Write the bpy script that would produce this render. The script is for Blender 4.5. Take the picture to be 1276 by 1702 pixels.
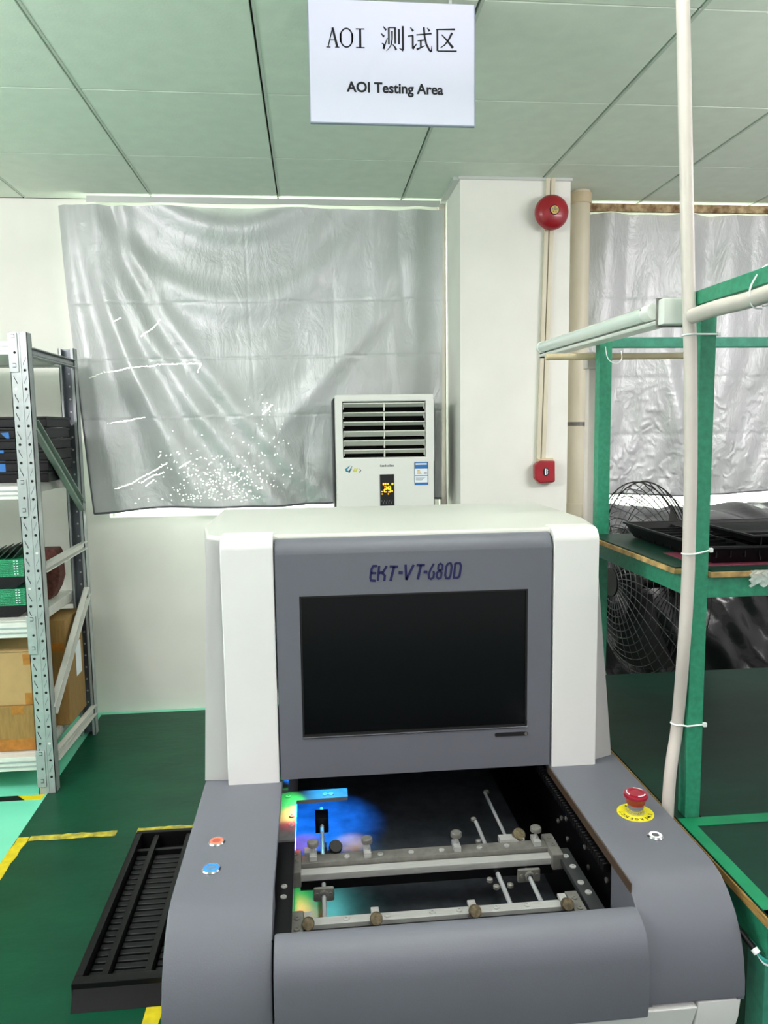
import bpy, bmesh, math, random
from mathutils import Vector, Matrix
from math import sin, cos, pi, radians, exp, sqrt
random.seed(7)
S = bpy.context.scene
for o in list(bpy.data.objects): bpy.data.objects.remove(o)

# ------------------------------------------------------------------ camera
HC = 1.53
pitch, yaw, roll = 0.112, 0.095, -0.0135
fw = Vector((sin(yaw)*cos(pitch), cos(yaw)*cos(pitch), -sin(pitch)))
rt = Vector((cos(yaw), -sin(yaw), 0)); up = rt.cross(fw)
r2 = cos(roll)*rt + sin(roll)*up; u2 = -sin(roll)*rt + cos(roll)*up
cd = bpy.data.cameras.new('camera'); cam = bpy.data.objects.new('camera', cd)
S.collection.objects.link(cam)
cd.sensor_fit = 'VERTICAL'; cd.sensor_height = 36; cd.sensor_width = 27
cd.lens = 36*1250/1702; cd.clip_start = 0.05
cam.matrix_world = Matrix(((r2.x, u2.x, -fw.x, 0), (r2.y, u2.y, -fw.y, 0), (r2.z, u2.z, -fw.z, HC), (0, 0, 0, 1)))
S.camera = cam
# ------------------------------------------------------------------ world, lights, exposure
W = bpy.data.worlds.new('world'); S.world = W; W.use_nodes = True
W.node_tree.nodes['Background'].inputs[0].default_value = (1.0, 0.95, 0.98, 1)
W.node_tree.nodes['Background'].inputs[1].default_value = 0.70
S.view_settings.view_transform = 'Standard'; S.view_settings.look = 'None'
S.view_settings.gamma = 1; S.view_settings.use_curve_mapping = False
S.view_settings.exposure = 0.12
def area(name, loc, rot, sx, sy, power, col=(1, 1, 1)):
    l = bpy.data.lights.new(name, 'AREA'); l.shape = 'RECTANGLE'; l.size = sx; l.size_y = sy
    l.energy = power; l.color = col
    o = bpy.data.objects.new(name, l); o.location = loc; o.rotation_euler = rot; S.collection.objects.link(o)
    return o
# presumed overhead lamps outside the view; upward copies added to brighten the ceiling
LC = (1.0, .93, .965)
for x, y, pd, pu in ((-1.9, .9, 5, 30), (0.45, .8, 1.5, 30), (2.8, .9, 5, 24), (-1.9, -.9, 14, 12), (0.4, -.9, 14, 12), (2.8, -.9, 12, 12)):
    area('fill_light', (x, y, 2.44), (0, 0, 0), 0.12, 1.2, pd, LC)
    area('fill_light', (x, y, 2.46), (pi, 0, 0), 0.12, 1.2, pu, LC)
# unseen lamps added beside the view to brighten the window wall and ceiling
for x, y, rz_, pw, pu in ((-1.75, 1.35, -.2, 34, 10), (-3.2, 1.9, -.3, 9, 6), (2.5, 1.7, .3, 25, 12)):
    area('fill_light', (x, y, 2.34), (.85, 0, rz_), 1.4, 0.25, pw, LC)
    area('fill_light', (x, y, 2.40), (pi, 0, 0), 1.4, 0.25, pu, LC)

# ------------------------------------------------------------------ materials
def lin(c):
    r = []
    for v in c:
        v = v/255
        r.append(v/12.92 if v <= .04045 else ((v+.055)/1.055)**2.4)
    return (*r, 1)
class Nt:
    def __init__(s, m): s.n = m.node_tree.nodes; s.l = m.node_tree.links
    def new(s, t, **k):
        n = s.n.new(t)
        for a, b in k.items(): setattr(n, a, b)
        return n
    def link(s, a, b): s.l.new(a, b)
def M(name, rgb, rough=.5, metal=0, spec=.5, var=0, vs=8, rgb2=None, bump=0, bs=60, emit=None, es=0, coat=0, trans=0, ior=None, alpha=1, stretch=None, detail=3):
    m = bpy.data.materials.new(name); m.use_nodes = True; t = Nt(m)
    b = t.n['Principled BSDF']
    b.inputs['Base Color'].default_value = lin(rgb); b.inputs['Roughness'].default_value = rough
    b.inputs['Metallic'].default_value = metal; b.inputs['Specular IOR Level'].default_value = spec
    b.inputs['Coat Weight'].default_value = coat; b.inputs['Transmission Weight'].default_value = trans
    b.inputs['Alpha'].default_value = alpha
    if emit: b.inputs['Emission Color'].default_value = lin(emit); b.inputs['Emission Strength'].default_value = es
    co = None
    if var or bump:
        tc = t.new('ShaderNodeTexCoord'); mp = t.new('ShaderNodeMapping')
        t.link(tc.outputs['Object'], mp.inputs[0]); co = mp.outputs[0]
        if stretch: mp.inputs['Scale'].default_value = stretch
    if var:
        nz = t.new('ShaderNodeTexNoise'); nz.inputs['Scale'].default_value = vs; nz.inputs['Detail'].default_value = detail
        t.link(co, nz.inputs['Vector'])
        rp = t.new('ShaderNodeValToRGB'); rp.color_ramp.elements[0].position = .3; rp.color_ramp.elements[1].position = .7
        d = rgb2 or tuple(max(0, c*(1-var)) for c in rgb)
        rp.color_ramp.elements[0].color = lin(d); rp.color_ramp.elements[1].color = lin(rgb)
        t.link(nz.outputs[0], rp.inputs[0]); t.link(rp.outputs[0], b.inputs['Base Color'])
    if bump:
        nb = t.new('ShaderNodeTexNoise'); nb.inputs['Scale'].default_value = bs; nb.inputs['Detail'].default_value = 4
        t.link(co, nb.inputs['Vector'])
        bp = t.new('ShaderNodeBump'); bp.inputs['Strength'].default_value = min(1, bump); bp.inputs['Distance'].default_value = .004
        t.link(nb.outputs[0], bp.inputs['Height']); t.link(bp.outputs[0], b.inputs['Normal'])
    return m
m_wall = M('painted_wall', (240, 241, 232), .75, var=.035, vs=3, bump=.06, bs=90)
m_ceil = M('ceiling_vinyl', (222, 233, 218), .55, var=.03, vs=14, bump=.12, bs=120)
m_seam = M('dark_seam', (20, 24, 22), .8)
m_tbar = M('ceiling_bar', (186, 198, 184), .4)
m_floor = M('mint_epoxy', (122, 226, 190), .28, var=.05, vs=4, bump=.03, bs=10)
m_mat = M('green_floor_sheet', (8, 74, 50), .4, spec=.25, var=.16, vs=3.5, rgb2=(6, 62, 42), bump=.32, bs=16, stretch=(1, 2.0, 1))
m_ytape = M('yellow_floor_tape', (214, 200, 60), .55, var=.35, vs=30, rgb2=(120, 118, 52))
m_ytape2 = M('bright_yellow_tape', (226, 206, 30), .5, var=.15, vs=30)
m_black = M('black_plastic', (11, 11, 13), .45, spec=.25, bump=.05, bs=200)
m_black2 = M('dusty_black_plastic', (23, 24, 27), .5, spec=.25, var=.45, vs=60)
m_ink = M('black_ink', (14, 14, 26), .7)
m_sign = M('sign_paper', (226, 226, 246), .55)
m_signedge = M('shaded_sign_edge', (150, 158, 176), .6)  # shadow along the board edges put into a grey-violet colour
m_white = M('white_enamel', (238, 236, 235), .3, bump=.03, bs=260, var=.015, vs=5)
m_whitetop = M('grey_white_enamel', (206, 208, 200), .35, var=.02, vs=4, bump=.03, bs=260)
m_grey = M('textured_grey_enamel', (105, 107, 116), .43, spec=.32, bump=.07, bs=420, var=.03, vs=3)
m_greydk = M('dark_grey_enamel', (66, 70, 80), .4, bump=.05, bs=420)
m_screen = M('dark_screen', (6, 9, 11), .22, spec=.25)
m_bezel = M('screen_bezel', (10, 11, 12), .5)
m_inside = M('black_anodised', (7, 7, 9), .35, spec=.3)
m_plate = M('brushed_plate', (120, 120, 122), .42, metal=.35, var=.12, vs=60, bump=.05, bs=120)
m_steel = M('machined_steel', (186, 186, 184), .32, metal=.35, var=.08, vs=40, stretch=(1, 12, 12))
m_steeldk = M('worn_steel', (128, 126, 121), .4, metal=.35, var=.15, vs=60)
m_brass = M('aged_brass_knob', (120, 108, 84), .45, metal=.6, var=.35, vs=160)
m_rod = M('polished_rod', (200, 202, 205), .2, metal=.5)
m_blue = M('navy_lettering', (18, 20, 74), .5)
m_red = M('red_plastic', (150, 10, 40), .28, coat=.3)
m_redp = M('red_alarm_enamel', (168, 20, 36), .35, coat=.2, var=.2, vs=9, rgb2=(140, 26, 34))
m_yel = M('yellow_label', (240, 226, 30), .4)
m_chrome = M('chrome', (205, 205, 208), .16, metal=1)
m_redlit = M('red_lit_ring', (240, 120, 96), .4, emit=(255, 92, 60), es=.35)
m_bluelit = M('blue_lit_ring', (40, 120, 240), .4, emit=(30, 120, 255), es=.7)
m_whitelit = M('white_lit_ring', (245, 245, 250), .4, emit=(255, 255, 255), es=.5)
m_capred = M('button_cap_red', (176, 84, 70), .4); m_capblue = M('button_cap_blue', (110, 150, 190), .35, metal=.4)
m_capgrey = M('button_cap_grey', (110, 112, 116), .3, metal=.5)
m_galv = M('grey_rack_steel', (170, 178, 177), .38, metal=.25, var=.08, vs=26, bump=.05, bs=60)
m_galvw = M('white_rack_steel', (222, 224, 216), .4, metal=.1, var=.05, vs=20)
m_galvin = M('rack_channel', (126, 132, 140), .4, metal=.4, var=.3, vs=24, stretch=(1, 1, .2))
m_galvg = M('pale_green_rack_steel', (172, 194, 180), .35, metal=.25, var=.06, vs=20)
m_hole = M('punched_hole', (14, 16, 16), .9)
m_card = M('cardboard', (182, 150, 100), .8, var=.07, vs=12, bump=.05, bs=60)
m_card2 = M('brown_cardboard', (156, 122, 66), .75, var=.12, vs=20, stretch=(6, 6, 1))
m_ptape = M('packing_tape', (186, 120, 40), .3, var=.2, vs=30)
m_btape = M('blue_tape', (38, 108, 176), .6)
m_pcb = M('green_board', (12, 96, 62), .45, var=.65, vs=190, rgb2=(60, 170, 120), detail=1)
m_pcbdk = M('dark_green_board', (10, 52, 38), .5, var=.4, vs=160)
m_rust = M('rusty_brown', (104, 58, 46), .85, var=.5, vs=60, rgb2=(64, 32, 28), bump=.5, bs=90)
m_green = M('green_enamel', (48, 146, 112), .42, var=.16, vs=90, rgb2=(40, 124, 94), bump=.05, bs=160)
m_teal = M('teal_enamel', (66, 148, 124), .42, var=.14, vs=60, bump=.05, bs=160)
m_dkmat = M('dark_green_mat', (16, 54, 42), .45, spec=.25, var=.2, vs=5, bump=.16, bs=10, stretch=(1, 2, 1))
m_edging = M('mat_green_edging', (10, 128, 84), .5, var=.1, vs=20)
m_ply = M('plywood_edge', (190, 148, 80), .7, var=.35, vs=40, stretch=(1, 1, 12))
m_ply2 = M('worn_plywood_edge', (206, 168, 108), .7, var=.4, vs=30, rgb2=(112, 92, 52))
m_seal = M('brown_edge_seal', (74, 58, 44), .5)
m_stage = M('dark_stage_plate', (58, 62, 68), .34, metal=.2, var=.35, vs=40, bump=.04, bs=90)
m_plypale = M('pale_plywood', (222, 188, 134), .7, var=.15, vs=40)
m_pvc = M('white_pvc', (208, 199, 192), .35, var=.04, vs=14)
m_pvcold = M('aged_pvc', (216, 204, 172), .45, var=.16, vs=9, rgb2=(190, 172, 136), stretch=(1, 1, .3))
m_cream = M('cream_pipe', (222, 216, 194), .45, var=.12, vs=5, rgb2=(204, 196, 170), stretch=(1, 1, .5))
m_rustpipe = M('stained_cream', (206, 184, 140), .6, var=.6, vs=26, rgb2=(110, 78, 36))
m_tube = M('lamp_glass', (226, 238, 230), .12, trans=.25, ior=1.3, coat=.4)
m_lampw = M('lamp_white', (232, 236, 230), .4)
m_clear = M('clear_tape', (225, 235, 230), .2, alpha=.6)
m_tie = M('white_tie', (236, 240, 238), .5)
m_pink = M('pink_paper', (122, 48, 68), .7)
m_wire = M('black_wire', (20, 20, 22), .45, metal=.3)
m_wireg = M('grey_wire', (92, 92, 94), .4, metal=.4)
m_acw = M('white_ac_shell', (228, 231, 224), .35)
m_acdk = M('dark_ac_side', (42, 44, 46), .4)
m_acin = M('ac_void', (6, 7, 6), .8, spec=.05)
m_louv = M('louver', (222, 226, 214), .4)
m_orange = M('orange_digits', (255, 190, 40), .5, emit=(255, 176, 24), es=1.6)
m_lblue = M('label_blue', (40, 112, 178), .5); m_lwhite = M('label_white', (236, 244, 248), .5); m_lgold = M('label_gold', (200, 168, 60), .5)
m_ltext = M('grey_print', (110, 114, 116), .6)
m_leaf = M('decal_teal', (30, 130, 160), .5); m_leafy = M('decal_yellow', (214, 214, 90), .5)
m_alu = M('aluminium_frame', (206, 210, 206), .35, metal=.3)
m_pane = M('daylight_pane', (255, 255, 255), .5, emit=(246, 255, 240), es=3.0)
m_badge = M('badge_gold', (196, 172, 96), .4, metal=.4)
m_tealw = M('teal_wire', (40, 150, 140), .5)

def curtain_mat(name, x0, x1, z0, z1, tears):
    m = bpy.data.materials.new(name); m.use_nodes = True; t = Nt(m)
    b = t.n['Principled BSDF']; out = t.n['Material Output']
    tc = t.new('ShaderNodeTexCoord')
    n1 = t.new('ShaderNodeTexNoise'); n1.inputs['Scale'].default_value = 2.2; n1.inputs['Detail'].default_value = 5
    t.link(tc.outputs['Object'], n1.inputs['Vector'])
    rp = t.new('ShaderNodeValToRGB'); rp.color_ramp.elements[0].position = .3; rp.color_ramp.elements[1].position = .7
    rp.color_ramp.elements[0].color = lin((188, 194, 190)); rp.color_ramp.elements[1].color = lin((214, 216, 218))
    t.link(n1.outputs[0], rp.inputs[0])
    t.link(rp.outputs[0], b.inputs['Base Color'])
    b.inputs['Metallic'].default_value = .25; b.inputs['Roughness'].default_value = .42
    mp = t.new('ShaderNodeMapping'); t.link(tc.outputs['Object'], mp.inputs[0]); mp.inputs['Scale'].default_value = (1, 1, .45)
    mp.inputs['Rotation'].default_value = (0, .5, 0)
    n2 = t.new('ShaderNodeTexNoise'); n2.inputs['Scale'].default_value = 9; n2.inputs['Detail'].default_value = 6; n2.inputs['Roughness'].default_value = .6; n2.inputs['Distortion'].default_value = .6
    t.link(mp.outputs[0], n2.inputs['Vector'])
    bp = t.new('ShaderNodeBump'); bp.inputs['Strength'].default_value = .55 if tears else .75; bp.inputs['Distance'].default_value = .02
    t.link(n2.outputs[0], bp.inputs['Height'])
    # fine crinkle growing towards the hem
    sx = t.new('ShaderNodeSeparateXYZ'); t.link(tc.outputs['Object'], sx.inputs[0])
    mr = t.new('ShaderNodeMapRange'); mr.inputs['From Min'].default_value = z0+(.5 if tears else .85); mr.inputs['From Max'].default_value = z0+.05
    t.link(sx.outputs['Z'], mr.inputs['Value'])
    v = t.new('ShaderNodeTexNoise'); v.noise_type = 'RIDGED_MULTIFRACTAL'; v.inputs['Scale'].default_value = 11 if tears else 15; v.inputs['Detail'].default_value = 3 if tears else 6; v.inputs['Distortion'].default_value = .8
    t.link(tc.outputs['Object'], v.inputs['Vector'])
    mu = t.new('ShaderNodeMath', operation='MULTIPLY'); t.link(v.outputs[0], mu.inputs[0]); t.link(mr.outputs[0], mu.inputs[1])
    bp2 = t.new('ShaderNodeBump'); bp2.inputs['Strength'].default_value = .4 if tears else 1.0; bp2.inputs['Distance'].default_value = .02 if tears else .018
    t.link(mu.outputs[0], bp2.inputs['Height']); t.link(bp.outputs[0], bp2.inputs['Normal'])
    t.link(bp2.outputs[0], b.inputs['Normal'])
    return m
m_curL = curtain_mat('silver_curtain', 0, 0, 0, 1.5, True)
m_curR = curtain_mat('silver_curtain_crinkled', 0, 0, 0, 1.5, False)
m_tear = M('worn_through_coating', (250, 255, 250), .6)
m_hem = M('dark_hem', (92, 94, 98), .6)
def sheet_mat():
    m = M('black_sheeting', (16, 17, 17), .24, spec=.5, bump=1, bs=13)
    return m
m_sheet = sheet_mat()
def tube_mat():
    m = M('frosted_tube', (214, 226, 218), .15, coat=.5); return m
m_tube = tube_mat()
def hazard_mat():
    m = bpy.data.materials.new('hazard_stripe'); m.use_nodes = True; t = Nt(m); b = t.n['Principled BSDF']
    tc = t.new('ShaderNodeTexCoord'); sx = t.new('ShaderNodeSeparateXYZ'); t.link(tc.outputs['Object'], sx.inputs[0])
    a = t.new('ShaderNodeMath', operation='MULTIPLY_ADD'); t.link(sx.outputs['Y'], a.inputs[0]); a.inputs[1].default_value = 1.0; t.link(sx.outputs['X'], a.inputs[2])
    f = t.new('ShaderNodeMath', operation='MULTIPLY'); t.link(a.outputs[0], f.inputs[0]); f.inputs[1].default_value = 1/.21
    fr = t.new('ShaderNodeMath', operation='FRACT'); t.link(f.outputs[0], fr.inputs[0])
    g = t.new('ShaderNodeMath', operation='GREATER_THAN'); t.link(fr.outputs[0], g.inputs[0]); g.inputs[1].default_value = .52
    mx = t.new('ShaderNodeMix', data_type='RGBA'); t.link(g.outputs[0], mx.inputs[0]); mx.inputs[6].default_value = lin((224, 204, 24)); mx.inputs[7].default_value = lin((16, 18, 16))
    t.link(mx.outputs[2], b.inputs['Base Color']); b.inputs['Roughness'].default_value = .5
    return m
m_haz = hazard_mat()

# ------------------------------------------------------------------ mesh builder
BASE = {}
class MB:
    def __init__(s): s.v = []; s.f = []; s.m = []
    def add(s, vs, fs, mi=0):
        b = len(s.v); s.v += [tuple(v) for v in vs]; s.f += [tuple(b+i for i in f) for f in fs]; s.m += [mi]*len(fs); return s
    def bm(s, bm, mi=0):
        bm.verts.ensure_lookup_table(); bm.verts.index_update()
        s.add([v.co[:] for v in bm.verts], [[v.index for v in f.verts] for f in bm.faces], mi); bm.free(); return s
    def box(s, x0, x1, y0, y1, z0, z1, mi=0, bev=0, seg=2):
        bm = bmesh.new(); bmesh.ops.create_cube(bm, size=1)
        for v in bm.verts: v.co = Vector(((x0+x1)/2+v.co.x*(x1-x0), (y0+y1)/2+v.co.y*(y1-y0), (z0+z1)/2+v.co.z*(z1-z0)))
        if bev: bmesh.ops.bevel(bm, geom=bm.edges[:], offset=bev, segments=seg, affect='EDGES', profile=.5)
        return s.bm(bm, mi)
    def prism(s, poly, ax, a, b, mi=0, bev=0, seg=2):
        def p(u, w, t): return {'x': (t, u, w), 'y': (u, t, w), 'z': (u, w, t)}[ax]
        bm = bmesh.new(); n = len(poly)
        A = [bm.verts.new(p(u, w, a)) for u, w in poly]; B = [bm.verts.new(p(u, w, b)) for u, w in poly]
        bm.faces.new(A); bm.faces.new(B[::-1])
        for i in range(n): bm.faces.new((A[i], B[i], B[(i+1) % n], A[(i+1) % n]))
        bmesh.ops.recalc_face_normals(bm, faces=bm.faces[:])
        if bev:
            ed = [e for e in bm.edges if len(e.link_faces) == 2 and e.calc_face_angle(0) > .6]
            bmesh.ops.bevel(bm, geom=ed, offset=bev, segments=seg, affect='EDGES', profile=.5)
        return s.bm(bm, mi)
    def loft(s, A, B, mi=0, bev=0, seg=2):
        bm = bmesh.new(); n = len(A)
        a = [bm.verts.new(v) for v in A]; b = [bm.verts.new(v) for v in B]
        bm.faces.new(a); bm.faces.new(b[::-1])
        for i in range(n): bm.faces.new((a[i], b[i], b[(i+1) % n], a[(i+1) % n]))
        bmesh.ops.recalc_face_normals(bm, faces=bm.faces[:])
        if bev: bmesh.ops.bevel(bm, geom=[e for e in bm.edges if e.calc_face_angle(0) > .3], offset=bev, segments=seg, affect='EDGES', profile=.5)
        return s.bm(bm, mi)
    def cyl(s, p0, p1, r, n=24, r1=None, mi=0, caps=True):
        return s.tube([p0, p1], r, n, mi, caps, r1)
    def tube(s, pts, r, n=8, mi=0, caps=True, r1=None, closed=False):
        P = [Vector(p) for p in pts]; k = len(P); up = None; vs = []; fs = []
        for i, p in enumerate(P):
            if closed: t = (P[(i+1) % k]-P[i-1]).normalized()
            else: t = (P[min(i+1, k-1)]-P[max(i-1, 0)]).normalized()
            if up is None: up = Vector((0, 0, 1)) if abs(t.z) < .9 else Vector((1, 0, 0))
            s1 = t.cross(up).normalized(); up = s1.cross(t).normalized()
            rr = r if r1 is None else r+(r1-r)*i/(k-1)
            for j in range(n): vs.append(p+rr*(cos(2*pi*j/n)*s1+sin(2*pi*j/n)*up))
        for i in range(k if closed else k-1):
            for j in range(n):
                a = i*n+j; b = i*n+(j+1) % n; c = ((i+1) % k)*n+(j+1) % n; d = ((i+1) % k)*n+j; fs.append((a, d, c, b))
        if caps and not closed: fs.append(tuple(range(n))); fs.append(tuple((k-1)*n+j for j in range(n))[::-1])
        return s.add(vs, fs, mi)
    def lathe(s, prof, c, axis=(0, 0, 1), n=40, mi=0):
        a = Vector(axis).normalized(); u = a.cross(Vector((0, 0, 1)) if abs(a.z) < .9 else Vector((1, 0, 0))).normalized(); w = a.cross(u); c = Vector(c)
        vs = []; fs = []; k = len(prof)
        for r, h in prof:
            for j in range(n): vs.append(c+a*h+max(r, 1e-5)*(cos(2*pi*j/n)*u+sin(2*pi*j/n)*w))
        for i in range(k-1):
            for j in range(n): fs.append((i*n+j, i*n+(j+1) % n, (i+1)*n+(j+1) % n, (i+1)*n+j))
        fs.append(tuple(range(n))[::-1]); fs.append(tuple((k-1)*n+j for j in range(n)))
        return s.add(vs, fs, mi)
    def grid(s, fn, nu, nv, mi=0):
        vs = [fn(i/nu, j/nv) for j in range(nv+1) for i in range(nu+1)]
        fs = [(j*(nu+1)+i, j*(nu+1)+i+1, (j+1)*(nu+1)+i+1, (j+1)*(nu+1)+i) for j in range(nv) for i in range(nu)]
        return s.add(vs, fs, mi)
    def ribbon(s, pts, w, mp, mi=0, w1=None, t=.0006, closed=False):
        # flat stroke of width w along 2-D points, mapped by mp(u, v, h) into space, thickness t
        P = [Vector(p) for p in pts]; k = len(P); L = []; R = []
        for i in range(k):
            a = P[i-1] if (closed or i > 0) else P[i]; b = P[(i+1) % k] if (closed or i < k-1) else P[i]
            d1 = (P[i]-a).normalized() if (P[i]-a).length > 0 else (b-P[i]).normalized()
            d2 = (b-P[i]).normalized() if (b-P[i]).length > 0 else d1
            tn = (d1+d2); tn = tn.normalized() if tn.length > 1e-6 else d2
            nn = Vector((-tn.y, tn.x)); ca = max(.45, abs(tn.dot(d2)))
            ww = (w if w1 is None else w+(w1-w)*i/(k-1))/2/ca
            L.append(P[i]+nn*ww); R.append(P[i]-nn*ww)
        vs = [mp(p.x, p.y, t) for p in L]+[mp(p.x, p.y, t) for p in R]+[mp(p.x, p.y, 0) for p in L]+[mp(p.x, p.y, 0) for p in R]
        fs = []; rng = range(k if closed else k-1)
        for i in rng:
            j = (i+1) % k
            fs += [(i, k+i, k+j, j), (i, j, 2*k+j, 2*k+i), (k+i, 3*k+i, 3*k+j, k+j)]
        if not closed: fs += [(0, 2*k, 3*k, k), (k-1, 2*k-1, 4*k-1, 3*k-1)]
        return s.add(vs, fs, mi)
    def text(s, body, size, mp, mi=0, bold=0, sx=1, align='LEFT', t=.0006):
        c = bpy.data.curves.new('t', 'FONT'); c.body = body; c.size = size; c.offset = bold; c.align_x = align; c.resolution_u = 4
        o = bpy.data.objects.new('t', c); S.collection.objects.link(o)
        dg = bpy.context.evaluated_depsgraph_get(); me = bpy.data.meshes.new_from_object(o.evaluated_get(dg))
        vs = [mp(v.co.x*sx, v.co.y, t) for v in me.vertices]; fs = [tuple(p.vertices) for p in me.polygons]
        s.add(vs, fs, mi)
        bpy.data.objects.remove(o); bpy.data.curves.remove(c); bpy.data.meshes.remove(me)
        return s
    def build(s, name, mats, parent=None, origin=None, smooth=40, label=None):
        if not isinstance(mats, (list, tuple)): mats = [mats]
        if parent is not None: base = Vector(BASE[parent.name])
        elif origin is not None: base = Vector(origin)
        else:
            xs = [v[0] for v in s.v]; ys = [v[1] for v in s.v]; zs = [v[2] for v in s.v]
            base = Vector(((min(xs)+max(xs))/2, (min(ys)+max(ys))/2, min(zs)))
        me = bpy.data.meshes.new(name); me.from_pydata([Vector(v)-base for v in s.v], [], s.f)
        for m in mats: me.materials.append(m)
        me.polygons.foreach_set('material_index', s.m); me.validate(); me.update()
        bm = bmesh.new(); bm.from_mesh(me); bmesh.ops.recalc_face_normals(bm, faces=bm.faces[:]); bm.to_mesh(me); bm.free()
        if smooth:
            me.polygons.foreach_set('use_smooth', [True]*len(me.polygons)); me.set_sharp_from_angle(angle=radians(smooth))
        o = bpy.data.objects.new(name, me); S.collection.objects.link(o)
        if smooth and len(me.polygons) < 4000:
            wn = o.modifiers.new('weighted_normal', 'WEIGHTED_NORMAL'); wn.keep_sharp = True
        if parent is not None: o.parent = parent
        else: o.location = base
        BASE[o.name] = base[:]
        if label: o['label'] = label
        return o
def tag(o, label, cat, group=None, kind=None):
    o['label'] = label; o['category'] = cat
    if group: o['group'] = group
    if kind: o['kind'] = kind
    return o
def thing(name, loc, label, cat, group=None):
    o = bpy.data.objects.new(name, None); o.location = loc; o.empty_display_size = .1; S.collection.objects.link(o); BASE[o.name] = loc
    return tag(o, label, cat, group)
def struct(o): o['kind'] = 'structure'; return o

# ------------------------------------------------------------------ room shell
CZ = 2.703; T = .635; gx = [-.774+T*k for k in range(-5, 7)]; gy = [3.461-T*k for k in range(-1, 9)][::-1]
mb = MB(); mb.box(gx[0], gx[-1], gy[0], 4.3, CZ+.016, CZ+.05, 1)
for i in range(len(gx)-1):
    for j in range(len(gy)-1):
        y1 = min(gy[j+1], 4.3); mb.box(gx[i]+.0035, gx[i+1]-.0035, gy[j]+.003, y1-.003, CZ, CZ+.017, 0, .0015, 1)
for x in gx[1:-1]: mb.box(x+.0035, x+.0125, gy[0], 4.1, CZ-.0015, CZ+.001, 2)
struct(mb.build('ceiling', [m_ceil, m_seam, m_tbar], smooth=0))
struct(MB().box(-4.2, 4.2, -2.5, 4.4, -.06, 0).build('floor', m_floor))
WY = 4.10
mb = MB()
mb.box(-4.2, -1.075, WY, 4.34, 0, CZ)
mb.box(-1.075, .7305, WY, 4.34, 0, 1.072)
mb.box(-1.075, .7305, WY, 4.34, 2.665, CZ)
mb.box(1.26, 4.2, WY, 4.34, 0, 1.045); mb.box(1.26, 1.50, WY, 4.34, 1.045, 2.66)
mb.box(1.26, 4.2, WY, 4.34, 2.66, CZ)
struct(mb.build('wall_back', m_wall))
mb = MB().box(.7305, 1.272, 3.66, 4.34, 0, CZ-.0005, 0, .004, 2)
struct(mb.build('wall_pillar', m_wall))
# trims at the pillar head
mb = MB(); mb.box(.722, 1.275, 3.645, 3.66, CZ-.012, CZ); mb.box(.7, .7305, 3.66, 4.1, CZ-.014, CZ)
struct(mb.build('trim_1', m_alu))
mb = MB().box(.695, .7295, 4.05, 4.098, 1.1, CZ-.005, 0, .004)
struct(mb.build('trim_2', m_pvc))
def window(n, x0, x1, z0, z1, bars):
    w = MB()
    w.box(x0, x1, 4.16, 4.21, z1-.05, z1)
    for x in [x0-.04, *bars, x1-.05]: w.box(x, x+.05, 4.16, 4.22, z0, z1-.05)
    o = struct(w.build('window_%d' % n, m_alu, smooth=0))
    MB().box(x0+.01, x1-.01, 4.215, 4.22, z0, z1-.01).build('window_glass', m_pane, o)
    return o
window(1, -1.07, .725, 1.072, 2.66, [.2])
window(2, 1.50, 4.15, 1.045, 2.655, [2.7])
# floor covering and tapes
mb = MB(); mb.prism([(-1.165, 4.055), (-1.15, 3.2), (-1.138, 2.63), (-1.13, .6), (-1.12, -2.4), (4.1, -2.4), (4.1, 4.055)], 'z', 0, .004)
tag(mb.build('floor_mat', m_mat), 'dark green wrinkled floor covering laid over the mint floor under the machine', 'floor mat')
def tape(x0, x1, y0, y1, z, m, lab, wob=.004, n=14):
    mb = MB(); lx = abs(x1-x0) > abs(y1-y0)
    rnd = [(random.uniform(-wob, wob), random.uniform(-wob, wob)) for _ in range(n+1)]
    def fn(u, v, top):
        i = round(u*n)
        if lx: return (x0+(x1-x0)*u, (y0+rnd[i][0]) if v == 0 else (y1+rnd[i][1]), z+top)
        return ((x0+rnd[i][0]) if v == 0 else (x1+rnd[i][1]), y0+(y1-y0)*u, z+top)
    mb.grid(lambda u, v: fn(u, v, .0012), n, 1); mb.grid(lambda u, v: fn(u, v, 0), n, 1)
    return tag(mb.build('floor_tape', m), lab, 'tape', 'yellow tape marks on the floor')
tape(-1.094, -.775, 2.785, 2.822, .004, m_ytape, 'worn yellow tape strip running from the left edge of the green floor to the tray')
tape(-.70, -.42, 2.795, 2.832, .004, m_ytape, 'worn yellow tape strip just behind the far end of the black floor tray')
tape(-1.136, -1.098, 2.2, 2.815, .004, m_ytape2, 'yellow tape strip along the left edge of the dark green floor covering')
tape(-.475, -.43, 1.2, 1.905, .004, m_ytape2, 'bright yellow tape strip beside the bottom left of the grey machine')
mb = MB().box(-2.6, -1.16, 3.125, 3.167, 0, .0015)
tag(mb.build('hazard_tape', m_haz, smooth=0), 'black and yellow striped floor tape in front of the steel rack feet', 'tape')

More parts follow.
